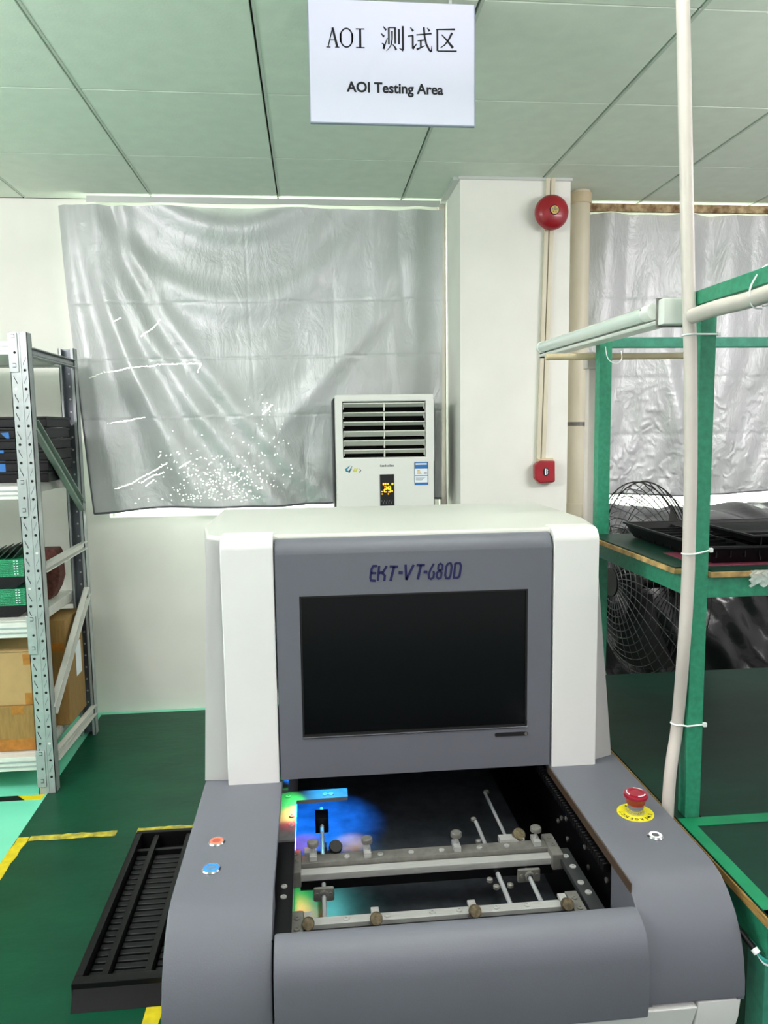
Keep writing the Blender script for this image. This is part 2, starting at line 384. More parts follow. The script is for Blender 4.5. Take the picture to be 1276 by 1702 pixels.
# ------------------------------------------------------------------ hanging sign
SG = thing('hanging_sign', (.25, 2.183, 2.362), 'white sign reading AOI Testing Area hanging under the ceiling', 'sign')
def smap(px, pz, h):   # px,pz: metres on the board
    return (px, 2.1775-h, pz)
mb = MB().box(.019, .4785, 2.1785, 2.190, 2.3635, 2.684, 1, .0015); mb.box(.021, .4755, 2.1775, 2.179, 2.3665, 2.682, 0)
mb.build('board', [m_sign, m_signedge], SG)
for x in (.09, .41): MB().box(x-.004, x+.004, 2.181, 2.187, 2.68, CZ-.0005).build('clip', m_alu, SG)
def sp(cx, cy):  # sign crop pixel (3.544 per px) -> board metres
    u = (cx-150)/966; v = (cy-(5+.02*(cx-150)))/715
    return (.0225+u*.4525, 2.681-v*.3155)
tx = MB()
def stroke(pts, w, w1=None, closed=False): tx.ribbon([sp(*p) for p in pts], w*.00047, smap, 0, None if w1 is None else w1*.00047, closed=closed)
# AOI in thin serif letters
stroke([(283, 170), (256, 280)], 6); stroke([(283, 168), (309, 280)], 13); stroke([(265, 240), (298, 240)], 5)
stroke([(245, 281), (270, 281)], 5); stroke([(296, 281), (321, 281)], 5)
stroke([(363+36*cos(a), 226+54*sin(a)) for a in [2*pi*i/28 for i in range(28)]], 8, closed=True)
stroke([(328+1*cos(a), 226) for a in (0, 1)] and [(330, 200), (329, 226), (330, 252)], 11); stroke([(396, 200), (397, 226), (396, 252)], 11)
stroke([(443, 174), (443, 281)], 13); stroke([(418, 174), (468, 174)], 6); stroke([(418, 282), (468, 282)], 6)
def glyph(x0, x1, y0, y1, strokes):
    for st, w, w1 in strokes: stroke([(x0+p[0]*(x1-x0), y1-p[1]*(y1-y0)) for p in st], w, w1)
tx.build('heading_lettering', m_ink, SG, smooth=0, label='thin black letters AOI')
tx = MB()
glyph(565, 703, 153, 300, [([(.10, .97), (.22, .83)], 4, 13), ([(.0, .70), (.13, .57)], 4, 13), ([(.03, .30), (.10, .28), (.13, .12)], 5, 8), ([(.10, .08), (.16, .25), (.27, .52)], 13, 4),
    ([(.33, .93), (.33, .27)], 11, 10), ([(.33, .93), (.60, .93)], 6, 6), ([(.60, .95), (.60, .30)], 11, 10), ([(.47, .80), (.47, .48), (.43, .26), (.34, .12), (.22, .0)], 10, 3), ([(.49, .27), (.58, .17), (.64, .05)], 4, 13),
    ([(.76, .88), (.76, .28)], 11, 10), ([(.93, 1.0), (.93, .06)], 12, 12), ([(.94, .02), (.87, .07), (.77, .12)], 12, 3)])
glyph(723, 866, 157, 300, [([(.10, .98), (.22, .83)], 4, 13), ([(.0, .62), (.21, .65)], 6, 8), ([(.20, .66), (.20, .14)], 11, 11), ([(.19, .10), (.37, .32)], 13, 4),
    ([(.35, .68), (.98, .74)], 6, 9), ([(.40, .44), (.66, .47)], 6, 9), ([(.53, .45), (.53, .15)], 11, 10), ([(.36, .08), (.70, .24)], 12, 4),
    ([(.66, 1.0), (.69, .62), (.76, .30), (.88, .07), (.97, .0)], 11, 11), ([(.97, .0), (.985, .24)], 9, 3), ([(.80, .97), (.90, .84)], 4, 12)])
glyph(890, 1015, 160, 300, [([(.0, .93), (.90, .95)], 6, 10), ([(.06, .93), (.06, .03)], 11, 11), ([(.06, .03), (.98, .03)], 7, 9), ([(.76, .80), (.60, .52), (.42, .30), (.20, .16)], 13, 4), ([(.26, .72), (.50, .50), (.80, .17)], 5, 15)])
tx.build('heading_lettering', m_ink, SG, smooth=0, label='black Chinese characters of the heading')
tx = MB()
x0, z0 = sp(362, 540)
tx.text('AOI Testing Area', .0375, lambda u, v, h: (x0+u, 2.1775-h, z0+v-.004*u), 0, .0011, .985)
tx.build('caption_lettering', m_ink, SG, smooth=0, label='black lettering AOI Testing Area')

# ------------------------------------------------------------------ curtains
def lerp_tab(t, z):
    for (a, xa), (b, xb) in zip(t, t[1:]):
        if a >= z >= b: return xa+(xb-xa)*(a-z)/(a-b)
    return t[0][1] if z > t[0][0] else t[-1][1]
def g(x, c, w): return exp(-((x-c)/w)**2)
CT = [(2.66, -1.228), (2.14, -1.205), (1.40, -1.148), (1.11, -1.122)]
def curL(u, v):
    ztop = 2.652; zb = 1.125+.012*sin(u*9)*.6-.018*g(u, 0, .12)+.015*u
    z = ztop+(zb-ztop)*v; xl = lerp_tab(CT, z)
    x = xl+(.712-.012*v-xl)*u
    y = 4.045; d = 0
    rr = max(0, (u-.62)/.38)                                   # upright folds at the right
    d += .012*rr*(1+sin(2*pi*(rr*4.1+.12*v)))*(1-.2*v)+.012*rr*(1+sin(2*pi*(rr*2.3+.3)))*(1-.5*v)
    # gathers falling from the upper left corner and fanning out
    fan = ((.055, .30, .020, .055), (.105, .42, .022, .060), (.02, .06, .018, .045), (.16, .52, .020, .035), (.085, .20, .016, .045))
    for (u0, du, w, am) in fan: d += am*g(u, u0+du*v**1.7, w+.035*v)*(.55+.45*v)
    d -= .03*g(u, .135+.40*v**1.6, .03+.05*v)*v
    d -= .022*g(u, .30+.25*v, .06)*g(v, .75, .22)
    # swags hanging between the two top corners
    if .08 < u < .80:
        s = (u-.08)*(.80-u)/.1296; ph = v*4.6-1.15*s
        d += .020*s*(1+sin(2*pi*ph))*exp(-v*3.2)
        d += .012*s*(1+sin(2*pi*(v*7.5-2.2*s)))*exp(-v*4.2)
    # slack fold running from the right shoulder to the lower left
    d += .022*g(u+v*.55, .98, .05)*g(v, .35, .28)+.014*g(u+v*.8, 1.12, .035)*g(v, .5, .3)
    d += .030*g(u, .855+.035*v, .012+.035*v)*g(v, .52, .26)
    d += .055*v**2*max(0, min(1, (.60-u)/.1))
    if u > .58: d = min(d, .062)
    y -= d
    # folded-storage creases
    for zc in (2.185, 1.90, 1.60): y += .0018*g(z, zc+.03*(u-.5), .007)
    for uc in (.47, .70, .83): y += .0014*g(u, uc, .004)
    y -= .006*sin(u*31+v*6)*sin(v*11+u*9)*.5
    return (x, max(min(y, 4.066), 3.90 if u < .58 else 3.972), z)
CL = thing('blackout_curtain', (-.25, 4.03, 1.11), 'wide silver blackout curtain with worn pinholes behind the air conditioner', 'curtain', 'silver blackout curtains')
NU, NV = 520, 420
mb = MB().grid(curL, NU, NV)
def cur_cell(px, py):
    x = -1.234+(px-100)*(1.95/633); z = 2.6568-(py-345)*.003075
    v = (2.652-z)/(2.652-1.125); xl = lerp_tab(CT, z); return int((x-xl)/(.712-.012*v-xl)*NU), int(v*NV)
holes = set(); rh = random.Random(5)
for ln in ([(162, 613), (200, 611), (255, 604), (295, 602), (320, 603)], [(226, 558), (240, 548), (248, 540), (256, 528)], [(166, 697), (195, 695), (228, 691)],
    [(174, 805), (200, 800), (222, 788), (240, 780), (262, 768)], [(215, 800), (232, 790), (255, 784)], [(245, 760), (252, 754)], [(282, 776), (300, 766)], [(186, 534), (196, 528)], [(314, 616), (322, 602)], [(420, 686), (437, 670)], [(222, 806), (236, 796)], [(424, 680), (432, 678)], [(140, 622), (160, 614)]):
    for a, b in zip(ln, ln[1:]):
        n_ = int(max(abs(a[0]-b[0]), abs(a[1]-b[1]))*1.2)+1; wy = 0
        for k in range(n_):
            t = k/n_; wy += rh.choice((-.5, 0, 0, .5)); wy *= .8
            if rh.random() < .9: holes.add(cur_cell(a[0]+(b[0]-a[0])*t, a[1]+(b[1]-a[1])*t+wy))
for k in range(330):    # pinholes, thickest near the hem right of centre
    px = rh.gauss(350, 58); py = 834-abs(rh.gauss(0, 46))-max(0, (px-390))*.35
    if 205 < px < 468 and py > 650:
        c_ = cur_cell(px, py); holes.add(c_)
        if rh.random() < .3: holes.add((c_[0]+1, c_[1]))
        if rh.random() < .12: holes.add((c_[0]+1, c_[1]-1))
for k in range(26): holes.add(cur_cell(rh.uniform(390, 450), rh.uniform(650, 740)))
keep = [i for i in range(len(mb.f)) if (i % NU, i//NU) not in holes]
mb.f = [mb.f[i] for i in keep]; mb.m = [0]*len(mb.f)
mb.build('fabric', m_curL, CL, smooth=80)
def atc(fn, u, v, d): p = fn(u, v); return (p[0], p[1]-d, p[2])
mb = MB(); mb.tube([atc(curL, i/60, 1, .001) for i in range(61)], .006, 6); mb.tube([atc(curL, 0, .55+.45*i/30, .001) for i in range(31)], .0045, 6)
mb.build('hem', m_hem, CL)
mb = MB().box(-1.08, .695, 4.0, 4.012, 2.664, 2.692, 0, .002); mb.box(-1.08, .695, 3.992, 4.0005, 2.660, 2.668, 0)
tag(mb.build('curtain_rail', m_alu), 'flat pale rail under the ceiling carrying the left curtain', 'curtain rail', 'curtain rails')
def curR(u, v):
    z = 2.645+(1.135-2.645)*v+.01*sin(u*17)*v; x = 1.44+2.5*u
    y = 4.05-.016*(sin(2*pi*(x*2.6+.2*sin(3*v)))+1)*(1-.5*v)-.012*(1+sin(2*pi*x*4.4+1.2))*(1-v*.8)
    y -= .050*g(x, 2.0-.22*(1-v)+.12*v, .035+.05*v)*g(v, .72, .26)
    y += .030*g(x, 2.10-.24*(1-v)+.08*v, .03+.03*v)*g(v, .75, .25)
    y -= .035*g(x, 2.62+.1*sin(v*4), .05)*g(v, .6, .35)
    for zc in (2.22, 1.78, 1.47): y += .0035*g(z, zc, .008)
    for xc in (1.72, 2.05, 2.42): y += .003*g(x, xc, .008)
    y -= .010*v*sin(x*23+v*7)*sin(v*19+x*13)
    return (x, min(y, 4.06), z)
CR = thing('blackout_curtain', (2.6, 4.03, 1.13), 'crinkled silver blackout curtain behind the green workbench', 'curtain', 'silver blackout curtains')
MB().grid(curR, 200, 130).build('fabric', m_curR, CR, smooth=80)
mb = MB(); mb.tube([atc(curR, i/60, 1, .001) for i in range(61)], .005, 6); mb.build('hem', m_hem, CR)
mb = MB().box(1.46, 4.1, 3.985, 4.01, 2.648, 2.688, 0, .003)
tag(mb.build('curtain_rail', m_rustpipe), 'rust stained cream rail carrying the curtain behind the workbench', 'curtain rail', 'curtain rails')

# ------------------------------------------------------------------ air conditioner
AC = thing('air_conditioner', (.362, 3.8, 0), 'white floor standing air conditioner showing 29 in front of the silver curtain', 'air conditioner')
k_ = .00294
def ax(px): return .119+(px-557)*k_
def az(py, px=640): return 1.679-(py-660+.012*(px-640))*.00298
AY = 3.68
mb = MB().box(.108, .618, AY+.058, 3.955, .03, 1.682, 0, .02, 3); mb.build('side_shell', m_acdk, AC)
# front panel with a grille opening
def frame(mb, X, Z, y0, y1, mi=0):
    (xa, xb, xc, xd), (za, zb, zc, zd) = X, Z
    mb.box(xa, xd, y0, y1, za, zb, mi); mb.box(xa, xd, y0, y1, zc, zd, mi); mb.box(xa, xb, y0, y1, zb, zc, mi); mb.box(xc, xd, y0, y1, zb, zc, mi)
gx0, gx1, gz0, gz1 = ax(569), ax(708), az(759), az(668)
mb = MB(); mb.box(.119, .603, AY, AY+.06, .06, gz0, 0, .008); mb.box(.119, .603, AY, AY+.06, gz1, 1.690, 0, .008, 3)
mb.box(.119, gx0, AY+.0005, AY+.06, gz0-.02, gz1+.01, 0); mb.box(gx1, .603, AY+.0005, AY+.06, gz0-.02, gz1+.01, 0)
mb.build('front_panel', m_acw, AC)
MB().box(gx0-.004, gx1+.004, AY+.045, AY+.055, gz0-.005, gz1+.005).build('grille_void', m_acin, AC)
pit = (gz1-gz0)/6
for i in range(6):
    z1 = gz1-.004-i*pit; h = .0215 if i not in (3, 4) else .029
    lv = MB().prism([(AY+.004, z1-.001), (AY+.004, z1-.006), (AY+.030, z1-h), (AY+.033, z1-h+.003)], 'x', gx0+.004, gx1-.004)
    lv.box(gx0+.004, gx0+.008, AY+.012, AY+.03, z1-.032, z1-.004); lv.box(gx1-.008, gx1-.004, AY+.012, AY+.03, z1-.032, z1-.004)
    lv.build('louver', m_louv, AC)
mb = MB()
for i in range(6): mb.box((gx0+gx1)/2-.0025, (gx0+gx1)/2+.0025, AY+.006, AY+.034, gz1-.008-i*pit-.036, gz1-.008-i*pit, 0)
mb.build('louver_link', m_louv, AC)
dp = MB().box(ax(629.5), ax(653.5), AY-.003, AY+.002, az(838)-.05, az(787), 0, .001).build('display_panel', m_bezel, AC)
def am(u, v, h): return (u, AY-.0032-h, v)
mb = MB()
def seg(px, py, pw, ph, pat):
    P = {'a': [(0, 1), (1, 1)], 'b': [(1, 1), (1, .5)], 'c': [(1, .5), (1, 0)], 'd': [(0, 0), (1, 0)], 'e': [(0, .5), (0, 0)], 'f': [(0, 1), (0, .5)], 'g': [(0, .5), (1, .5)]}
    for ch in pat: mb.ribbon([(ax(px+a*pw), az(py-b*ph)) for a, b in P[ch]], .0052, am)
seg(636.8, 816, 4.0, 8.6, 'abged'); seg(643.3, 816, 4.0, 8.6, 'abcdfg')
for (px, py, w, h) in ((635.5, 803, 2.4, 3.4), (639, 803, 2.4, 3.4), (643, 803, 2.2, 2.6), (650.5, 803, 2.8, 3.2), (633, 815.5, 2.6, 1.4), (650, 815, 2, 3), (633.3, 819.5, 2.6, 1.4), (643.5, 819.5, 1.8, 2)):
    mb.box(ax(px-w/2), ax(px+w/2), AY-.0036, AY-.0028, az(py+h/2), az(py-h/2))
mb.build('lit_digits', m_orange, dp, label='orange lit digits 29 and icons')
mb = MB()
for i in range(14): mb.box(ax(632+i*1.45), ax(632.8+i*1.45), AY-.0034, AY-.0028, az(832+2.2*((i*7) % 3)), az(829.8+2.2*((i*5) % 3)))
mb.build('key_marks', m_ltext, dp)
lb = MB().box(ax(688), ax(711), AY-.0015, AY+.001, az(805, 700), az(767, 700), 0)
lb.box(ax(688), ax(711), AY-.002, AY, az(778, 700), az(767, 700), 1); lb.box(ax(688), ax(711), AY-.002, AY, az(805, 700), az(801, 700), 1)
lb.box(ax(688), ax(711), AY-.002, AY, az(790, 700), az(789, 700), 1)
for xx in (688, 710.3): lb.box(ax(xx), ax(xx+.7), AY-.002, AY, az(804, 700), az(768, 700), 1)
lb.box(ax(690), ax(709), AY-.0025, AY, az(771.5, 700), az(769, 700), 0)
for i in range(3): lb.box(ax(692.5), ax(697+1.6*i), AY-.0025, AY, az(782+2.2*i, 700), az(780.6+2.2*i, 700), 2)
lb.box(ax(704), ax(709), AY-.0025, AY, az(786.5, 700), az(784.5, 700), 3)
for i in range(4): lb.box(ax(690), ax(706-2*i), AY-.0022, AY, az(793+1.8*i, 700), az(792.4+1.8*i, 700), 3)
lb.build('energy_label', [m_lwhite, m_lblue, m_lgold, m_ltext], AC, label='blue and white energy label')
mb = MB()
for (pts, mi) in (([(572, 779), (577, 774.5), (580, 771.5)], 0), ([(573, 780), (578, 781.5), (583, 777)], 0), ([(578, 783), (580, 779), (584, 772)], 0)): mb.ribbon([(ax(a), az(b)) for a, b in pts], .009, lambda u, v, h: (u, AY-h, v), mi, .002)
for a in (586, 589.5): mb.ribbon([(ax(a), az(782)), (ax(a+1.2), az(778)), (ax(a+3), az(776))], .009, lambda u, v, h: (u, AY-h, v), 1, .004)
mb.ribbon([(ax(595), az(783)), (ax(598), az(780)), (ax(596), az(777))], .005, lambda u, v, h: (u, AY-h, v), 2, .002)
mb.build('leaf_decal', [m_leaf, m_leafy, m_ltext], AC)
mb = MB()
for i in range(9): mb.box(ax(630.5+i*2.6), ax(632.2+i*2.6), AY-.0008, AY, az(774.5), az(771.6 if i % 3 else 771))
mb.build('brand_mark', m_ltext, AC)
MB().box(.13, .596, AY-.002, AY+.01, .25, .9, 0, .004).build('lower_grille', m_louv, AC)
MB().box(.10, .626, AY-.005, 3.96, 0, .035, 0, .005).build('plinth', m_acdk, AC)

# ------------------------------------------------------------------ alarm bell, call point, conduit, drain pipe
BL = thing('alarm_bell', (1.162, 3.66, 2.533), 'round red fire alarm bell high on the white pillar', 'alarm bell')
bc = (1.162, 3.639, 2.533)
MB().lathe([(.05, 0), (.05, .03), (.03, .035)], bc, (0, -1, 0), 32).build('back_plate', m_galvin, BL)
MB().lathe([(.079, .022), (.081, .024), (.081, .030), (.078, .042), (.070, .054), (.055, .064), (.036, .0705), (.018, .073), (.0, .0735)], bc, (0, -1, 0), 56).build('gong', m_redp, BL)
cap = MB().lathe([(.0225, .071), (.0225, .0745), (.0, .075)], bc, (0, -1, 0), 32, 0)
cap.lathe([(.019, .0745), (.019, .0765), (.017, .0765), (.0, .0765)], bc, (0, -1, 0), 32, 1)
cap.build('centre_cap', [m_ink, m_badge], BL)
mb = MB()
for a in range(5): mb.ribbon([(1.162+.011*cos(2*pi*a/5+k*.5), 2.533+.011*sin(2*pi*a/5+k*.5)) for k in range(2)], .005, lambda u, v, h: (u, 3.5622-h, v))
mb.ribbon([(1.156, 2.530), (1.162, 2.537), (1.168, 2.530)], .004, lambda u, v, h: (u, 3.5622-h, v))
mb.build('badge_emblem', m_steeldk, BL)
CP = thing('call_point', (1.145, 3.66, 1.30), 'red manual fire call point box on the white pillar above the machine', 'call point')
pl = [(1.093, 1.270), (1.115, 1.247), (1.19, 1.250), (1.194, 1.256), (1.192, 1.356), (1.12, 1.358), (1.092, 1.338)]
MB().box(1.112, 1.192, 3.63, 3.66, 1.245, 1.366, 0, .003).build('back_box', m_pvcold, CP)
MB().prism(pl, 'y', 3.605, 3.648, 0, .006, 3).build('cover', m_redp, CP)
MB().prism([(1.146+.0145*cos(2*pi*i/28), 1.302+.021*sin(2*pi*i/28)) for i in range(28)], 'y', 3.603, 3.607).build('black_disc', m_ink, CP)
mb = MB(); f_ = lambda u, v, h: (u, 3.603-h, v)
mb.ribbon([(1.144, 1.318), (1.143, 1.303), (1.144, 1.287)], .006, f_); mb.ribbon([(1.150, 1.316), (1.154, 1.309), (1.150, 1.303), (1.154, 1.297), (1.151, 1.290)], .003, f_)
mb.build('white_mark', m_lwhite, CP)
CN = thing('cable_conduit', (1.15, 3.65, 1.37), 'narrow cream cable conduit running down the pillar from bell to call point', 'conduit')
def cond(z): return 1.167-(2.70-z)*.026
for dx, nm in ((-.0125, 'left'), (.0125, 'right')):
    MB().loft([(cond(CZ)+dx-.0105, 3.64, CZ-.002), (cond(CZ)+dx+.0105, 3.64, CZ-.002), (cond(CZ)+dx+.0105, 3.6595, CZ-.002), (cond(CZ)+dx-.0105, 3.6595, CZ-.002)],
              [(cond(1.365)+dx-.0105, 3.64, 1.365), (cond(1.365)+dx+.0105, 3.64, 1.365), (cond(1.365)+dx+.0105, 3.6595, 1.365), (cond(1.365)+dx-.0105, 3.6595, 1.365)], 0, .003).build('conduit_run', m_cream, CN)
DP = thing('drain_pipe', (1.39, 3.85, 0), 'thick cream drain pipe standing beside the pillar corner', 'pipe')
MB().tube([(1.389, 3.85, 0), (1.389, 3.85, 1.2), (1.388, 3.85, CZ)], .0485, 40).build('pipe', m_cream, DP)
MB().lathe([(.0485, 0), (.056, .0), (.056, .09), (.054, .1), (.0485, .1)], (1.389, 3.85, 1.02), (0, 0, 1), 40).build('coupling', m_cream, DP)
MB().lathe([(.0485, 0), (.056, .0), (.057, .05), (.0485, .05)], (1.388, 3.85, 2.64), (0, 0, 1), 40).build('collar', m_pvcold, DP)
mb = MB().lathe([(.0485, 0), (.0515, 0), (.0515, .02), (.0485, .02)], (1.389, 3.85, 1.525), (0, 0, 1), 40); mb.box(1.42, 1.452, 3.79, 3.81, 1.523, 1.547); mb.cyl((1.43, 3.785, 1.535), (1.43, 3.815, 1.535), .006, 8)
mb.build('clamp', m_steeldk, DP)

# ------------------------------------------------------------------ steel rack
RK = thing('steel_rack', (-1.9, 3.5, 0), 'grey perforated steel storage rack at the left wall', 'rack')
def post(x0, x1, yf, back, holes):
    mb = MB(); z0, z1 = 0, 1.925; t = .003; d = .05
    ya, yb = (yf, yf+d) if not back else (yf-d, yf)
    yw = (ya, ya+t) if not back else (yb-t, yb)
    xm = (x0+x1)/2
    mb.box(x0, x1, yw[0], yw[1], z0, z1, 0 if not back else 1)
    mb.box(x0, x0+t, ya, yb, z0, z1, 0); mb.box(x1-t, x1, ya, yb, z0, z1, 0)
    ye = (yb-t, yb) if not back else (ya, ya+t)
    mb.box(x0, x0+.012, *ye, z0, z1, 0); mb.box(x1-.016, x1, *ye, z0, z1, 0)
    if holes:
        mb.box(xm-.007, xm+.007, ya-.002, ya+.001, z0+.01, z1-.002, 0)
        n = 24; pz = (z1-.15)/n
        f_ = lambda u, v, h: (u, ya-.0005-h, v)
        for i in range(n+1):
            z = .075+i*pz
            for q, xx in enumerate((xm-.018, xm+.020)):
                mb.lathe([(.0055, -.0005), (.0055, .0012), (0, .0012)], (xx, ya, z), (0, -1, 0), 10, 2 if (i*3+q*5) % 11 else 3)
                if i < n:
                    sgn = 1 if q == 0 else -1
                    mb.ribbon([(xx-.006*sgn, z+pz*.72), (xx-.004*sgn, z+pz*.58), (xx+.003*sgn, z+pz*.42), (xx+.006*sgn, z+pz*.28)], .0024 if q == 0 else .0016, f_, 2 if q == 0 else 1)
    else:
        for i in range(30):
            z = .1+i*.061; mb.lathe([(.005, -.0005), (.005, .001), (0, .001)], (xm-.006, yw[0], z), (0, -1, 0), 8, 3)
    return mb.build('post', [m_galv, m_galvin, m_hole, m_galvw], RK)
post(-1.185, -1.114, 3.17, False, True)
post(-1.19, -1.118, 3.83, True, False)
post(-2.72, -2.65, 3.17, False, True); post(-2.72, -2.65, 3.83, True, False)
def beam(x0, x1, y0, y1, z0, z1):
    mb = MB(); mb.box(x0, x1, y0, y1, z0, z1, 0, .003)
    for q in (.33, .66):
        zz = z0+(z1-z0)*q; yy = y0 if y0 < 3.4 else y0
        mb.box(x0, x1, y0-.003, y0+.001, zz-.003, zz+.003, 1)
    return mb
for lv, (zb, zt) in enumerate(((.104, .165), (.682, .745), (1.258, 1.312), (1.838, 1.892))):
    b = beam(-2.65, -1.186, 3.178, 3.218, zb, zt)
    b.build('beam', [m_galvw, m_galv], RK)
    beam(-2.65, -1.190, 3.782, 3.822, zb, zt).build('beam', [m_galvw, m_galv], RK)
    h = MB(); h.box(-1.187, -1.150, 3.1635, 3.168, zb-.07, zt+.03, 0, .002)
    for zz in (zb-.05, zt+.01): h.ribbon([(-1.172, zz), (-1.160, zz), (-1.160, zz+.014), (-1.172, zz+.014)], .002, lambda u, v, q: (u, 3.1633-q, v), 1)
    h.lathe([(.005, 0), (.005, .001), (0, .001)], (-1.162, 3.1635, (zb+zt)/2-.02), (0, -1, 0), 10, 1)
    h.build('beam_hook', [m_galv, m_hole], RK)
    if lv < 3:
        MB().box(-2.66, -1.192, 3.222, 3.778, zt-.045, zt, 0, .003).build('shelf_deck', m_galvw, RK)
    else:
        MB().box(-2.66, -1.21, 3.222, 3.778, zt-.045, zt-.002, 0, .003).build('shelf_deck', m_galvw, RK)
def brace(y0, z0, y1, z1, w, m):
    d = Vector((0, y1-y0, z1-z0)); L = d.length; d.normalize(); n = Vector((0, -d.z, d.y)); x = Vector((1, 0, 0)); o = Vector((-1.134, y0, z0))
    mb = MB()
    def bar(a, b, xa, xb, mi=0):
        P = []
        for t_ in (0, L):
            for nn, xx in ((a, xa), (b, xa), (b, xb), (a, xb)): P.append(o+d*t_+n*nn+x*xx)
        mb.add(P, [(0, 1, 2, 3), (7, 6, 5, 4), (0, 4, 5, 1), (1, 5, 6, 2), (2, 6, 7, 3), (3, 7, 4, 0)], mi)
    bar(-w, w, 0, .003); bar(-w, -w+.004, 0, .026); bar(w-.004, w, 0, .026); bar(-.006, .006, 0, .012); bar(-w+.010, -w+.014, 0, .010); bar(w-.014, w-.010, 0, .010)
    return mb.build('brace', m, RK)
brace(3.215, 1.852, 3.79, 1.852, .018, m_galv); brace(3.215, 1.56, 3.79, 1.165, .024, m_galvg)
brace(3.215, .965, 3.79, .975, .018, m_galvw); brace(3.215, .35, 3.79, .745, .026, m_galvw); brace(3.215, .150, 3.79, .135, .024, m_galvw)
for yy, zz in ((3.8, 1.15), (3.8, .75)): pass
# black bins on the third level
n_b = 6; hb = (1.598-1.3125)/n_b
order = ('lowest', 'second from the bottom', 'third from the bottom', 'fourth from the bottom', 'second from the top', 'topmost')
for i in range(n_b):
    xr = -1.138+(-.004, -.001, .0, .0, -.006, .002)[i]; z0 = 1.3125+hb*i
    B = thing('stacking_bin', (-1.4, 3.58, z0), 'black plastic stacking bin on the rack, %s of its stack' % order[i], 'bin', 'black bins stacked on the rack')
    MB().box(xr-.52, xr, 3.40, 3.72, z0+.0005, z0+hb-.006, 0, .004).build('body', m_black2 if i % 2 else m_black, B)
    MB().box(xr-.525, xr+.003, 3.395, 3.725, z0+hb-.012, z0+hb-.001, 0, .002).build('rim', m_black, B)
    if i == 1: MB().box(-1.345, -1.318, 3.3985, 3.4, z0+.0, z0+hb, 0).build('blue_tape', m_btape, B)
    if i == 2: MB().box(-1.346, -1.319, 3.393, 3.395, z0+hb-.014, z0+hb-.001, 0).build('blue_tape', m_btape, B)
    if i == 4: MB().prism([(-1.33, z0+.025), (-1.296, z0+.028), (-1.293, z0+.001), (-1.306, z0+.001)], 'y', 3.3985, 3.4).build('blue_tape', m_btape, B)
# green boards on the second level
def boards(i, z0, lab):
    B = thing('circuit_board_rack', (-1.45, 3.42, z0), lab, 'circuit boards', 'green circuit board packs on the rack')
    MB().prism([(-1.72, z0), (-1.265, z0), (-1.222, z0+.03), (-1.222, z0+.05), (-1.72, z0+.05)], 'y', 3.28, 3.43, 0, .003).build('tray', m_black2, B)
    bb = MB()
    for k in range(10): bb.box(-1.70, -1.224-.002*(k % 2), 3.282+.001*(k % 3), 3.425, z0+.0505+k*.0073, z0+.0505+k*.0073+.0062, 0)
    for q in range(6):
        for r_ in range(2): bb.box(-1.268+.012*r_, -1.262+.012*r_, 3.281, 3.2825, z0+.06+q*.011, z0+.064+q*.011, 1)
    bb.build('board_stack', [m_pcb, m_lwhite], B)
boards(0, .7455, 'lower pack of green circuit boards on a black tray on the rack')
boards(1, .8705, 'upper pack of green circuit boards on a black tray on the rack')
mb = MB()
for k in range(9): mb.loft([(-1.52+.03*k, 3.30, .996), (-1.514+.03*k, 3.30, .996), (-1.514+.03*k, 3.43, .996), (-1.52+.03*k, 3.43, .996)], [(-1.47+.03*k, 3.30, 1.005+.006*k), (-1.464+.03*k, 3.30, 1.005+.006*k), (-1.464+.03*k, 3.43, 1.012+.006*k), (-1.47+.03*k, 3.43, 1.012+.006*k)])
tag(mb.build('leaning_boards', m_pcbdk, smooth=0), 'row of dark green boards leaning on top of the upper board pack', 'circuit boards')
mb = MB(); mb.prism([(-1.298, .974), (-1.286, .985), (-1.204, .985), (-1.196, .964), (-1.190, .85), (-1.206, .80), (-1.236, .7465), (-1.272, .7465)], 'y', 3.61, 3.70, 0, .006)
mb.box(-1.313, -1.301, 3.62, 3.69, .7465, .96, 0)
tag(mb.build('brown_block', m_rust), 'rough rusty brown block standing at the right end of the middle rack shelf', 'block')
# cardboard boxes
def carton(x0, x1, y0, y1, z0, z1, m, lab, tapes, flaps=False):
    B = thing('cardboard_box', ((x0+x1)/2, (y0+y1)/2, z0), lab, 'box', 'cardboard boxes on the bottom rack shelf')
    MB().box(x0, x1, y0, y1, z0, z1, 0, .004).build('carton', m, B)
    if tapes:
        for (a, b, c, d) in tapes: MB().box(a, b, y0-.001, y0+.002, c, d, 0).build('packing_tape', m_ptape, B)
    if flaps:
        MB().loft([(x0, y0-.004, z1+.001), (x1+.004, y0-.004, z1+.001), (x1+.004, (y0+y1)/2, z1+.03), (x0, (y0+y1)/2, z1+.03)], [(x0, y0-.004, z1+.005), (x1+.004, y0-.004, z1+.005), (x1+.004, (y0+y1)/2, z1+.034), (x0, (y0+y1)/2, z1+.034)]).build('flap', m_card, B)
    return B
carton(-1.72, -1.205, 3.24, 3.50, .1655, .366, m_card2, 'brown taped cardboard box at the bottom front of the rack', [(-1.72, -1.206, .172, .222), (-1.30, -1.25, .33, .366)])
carton(-1.72, -1.212, 3.25, 3.50, .3665, .602, m_card, 'paler cardboard box stacked on the brown taped box in the rack', [(-1.245, -1.214, .37, .42), (-1.245, -1.214, .545, .59)], True)
b3 = carton(-1.72, -1.150, 3.515, 3.765, .1655, .665, m_card2, 'tall cardboard box with a white label at the back of the bottom rack shelf', [(-1.25, -1.16, .52, .56)])
MB().box(-1.1495, -1.1485, 3.64, 3.72, .36, .52).build('white_label', m_lwhite, b3)

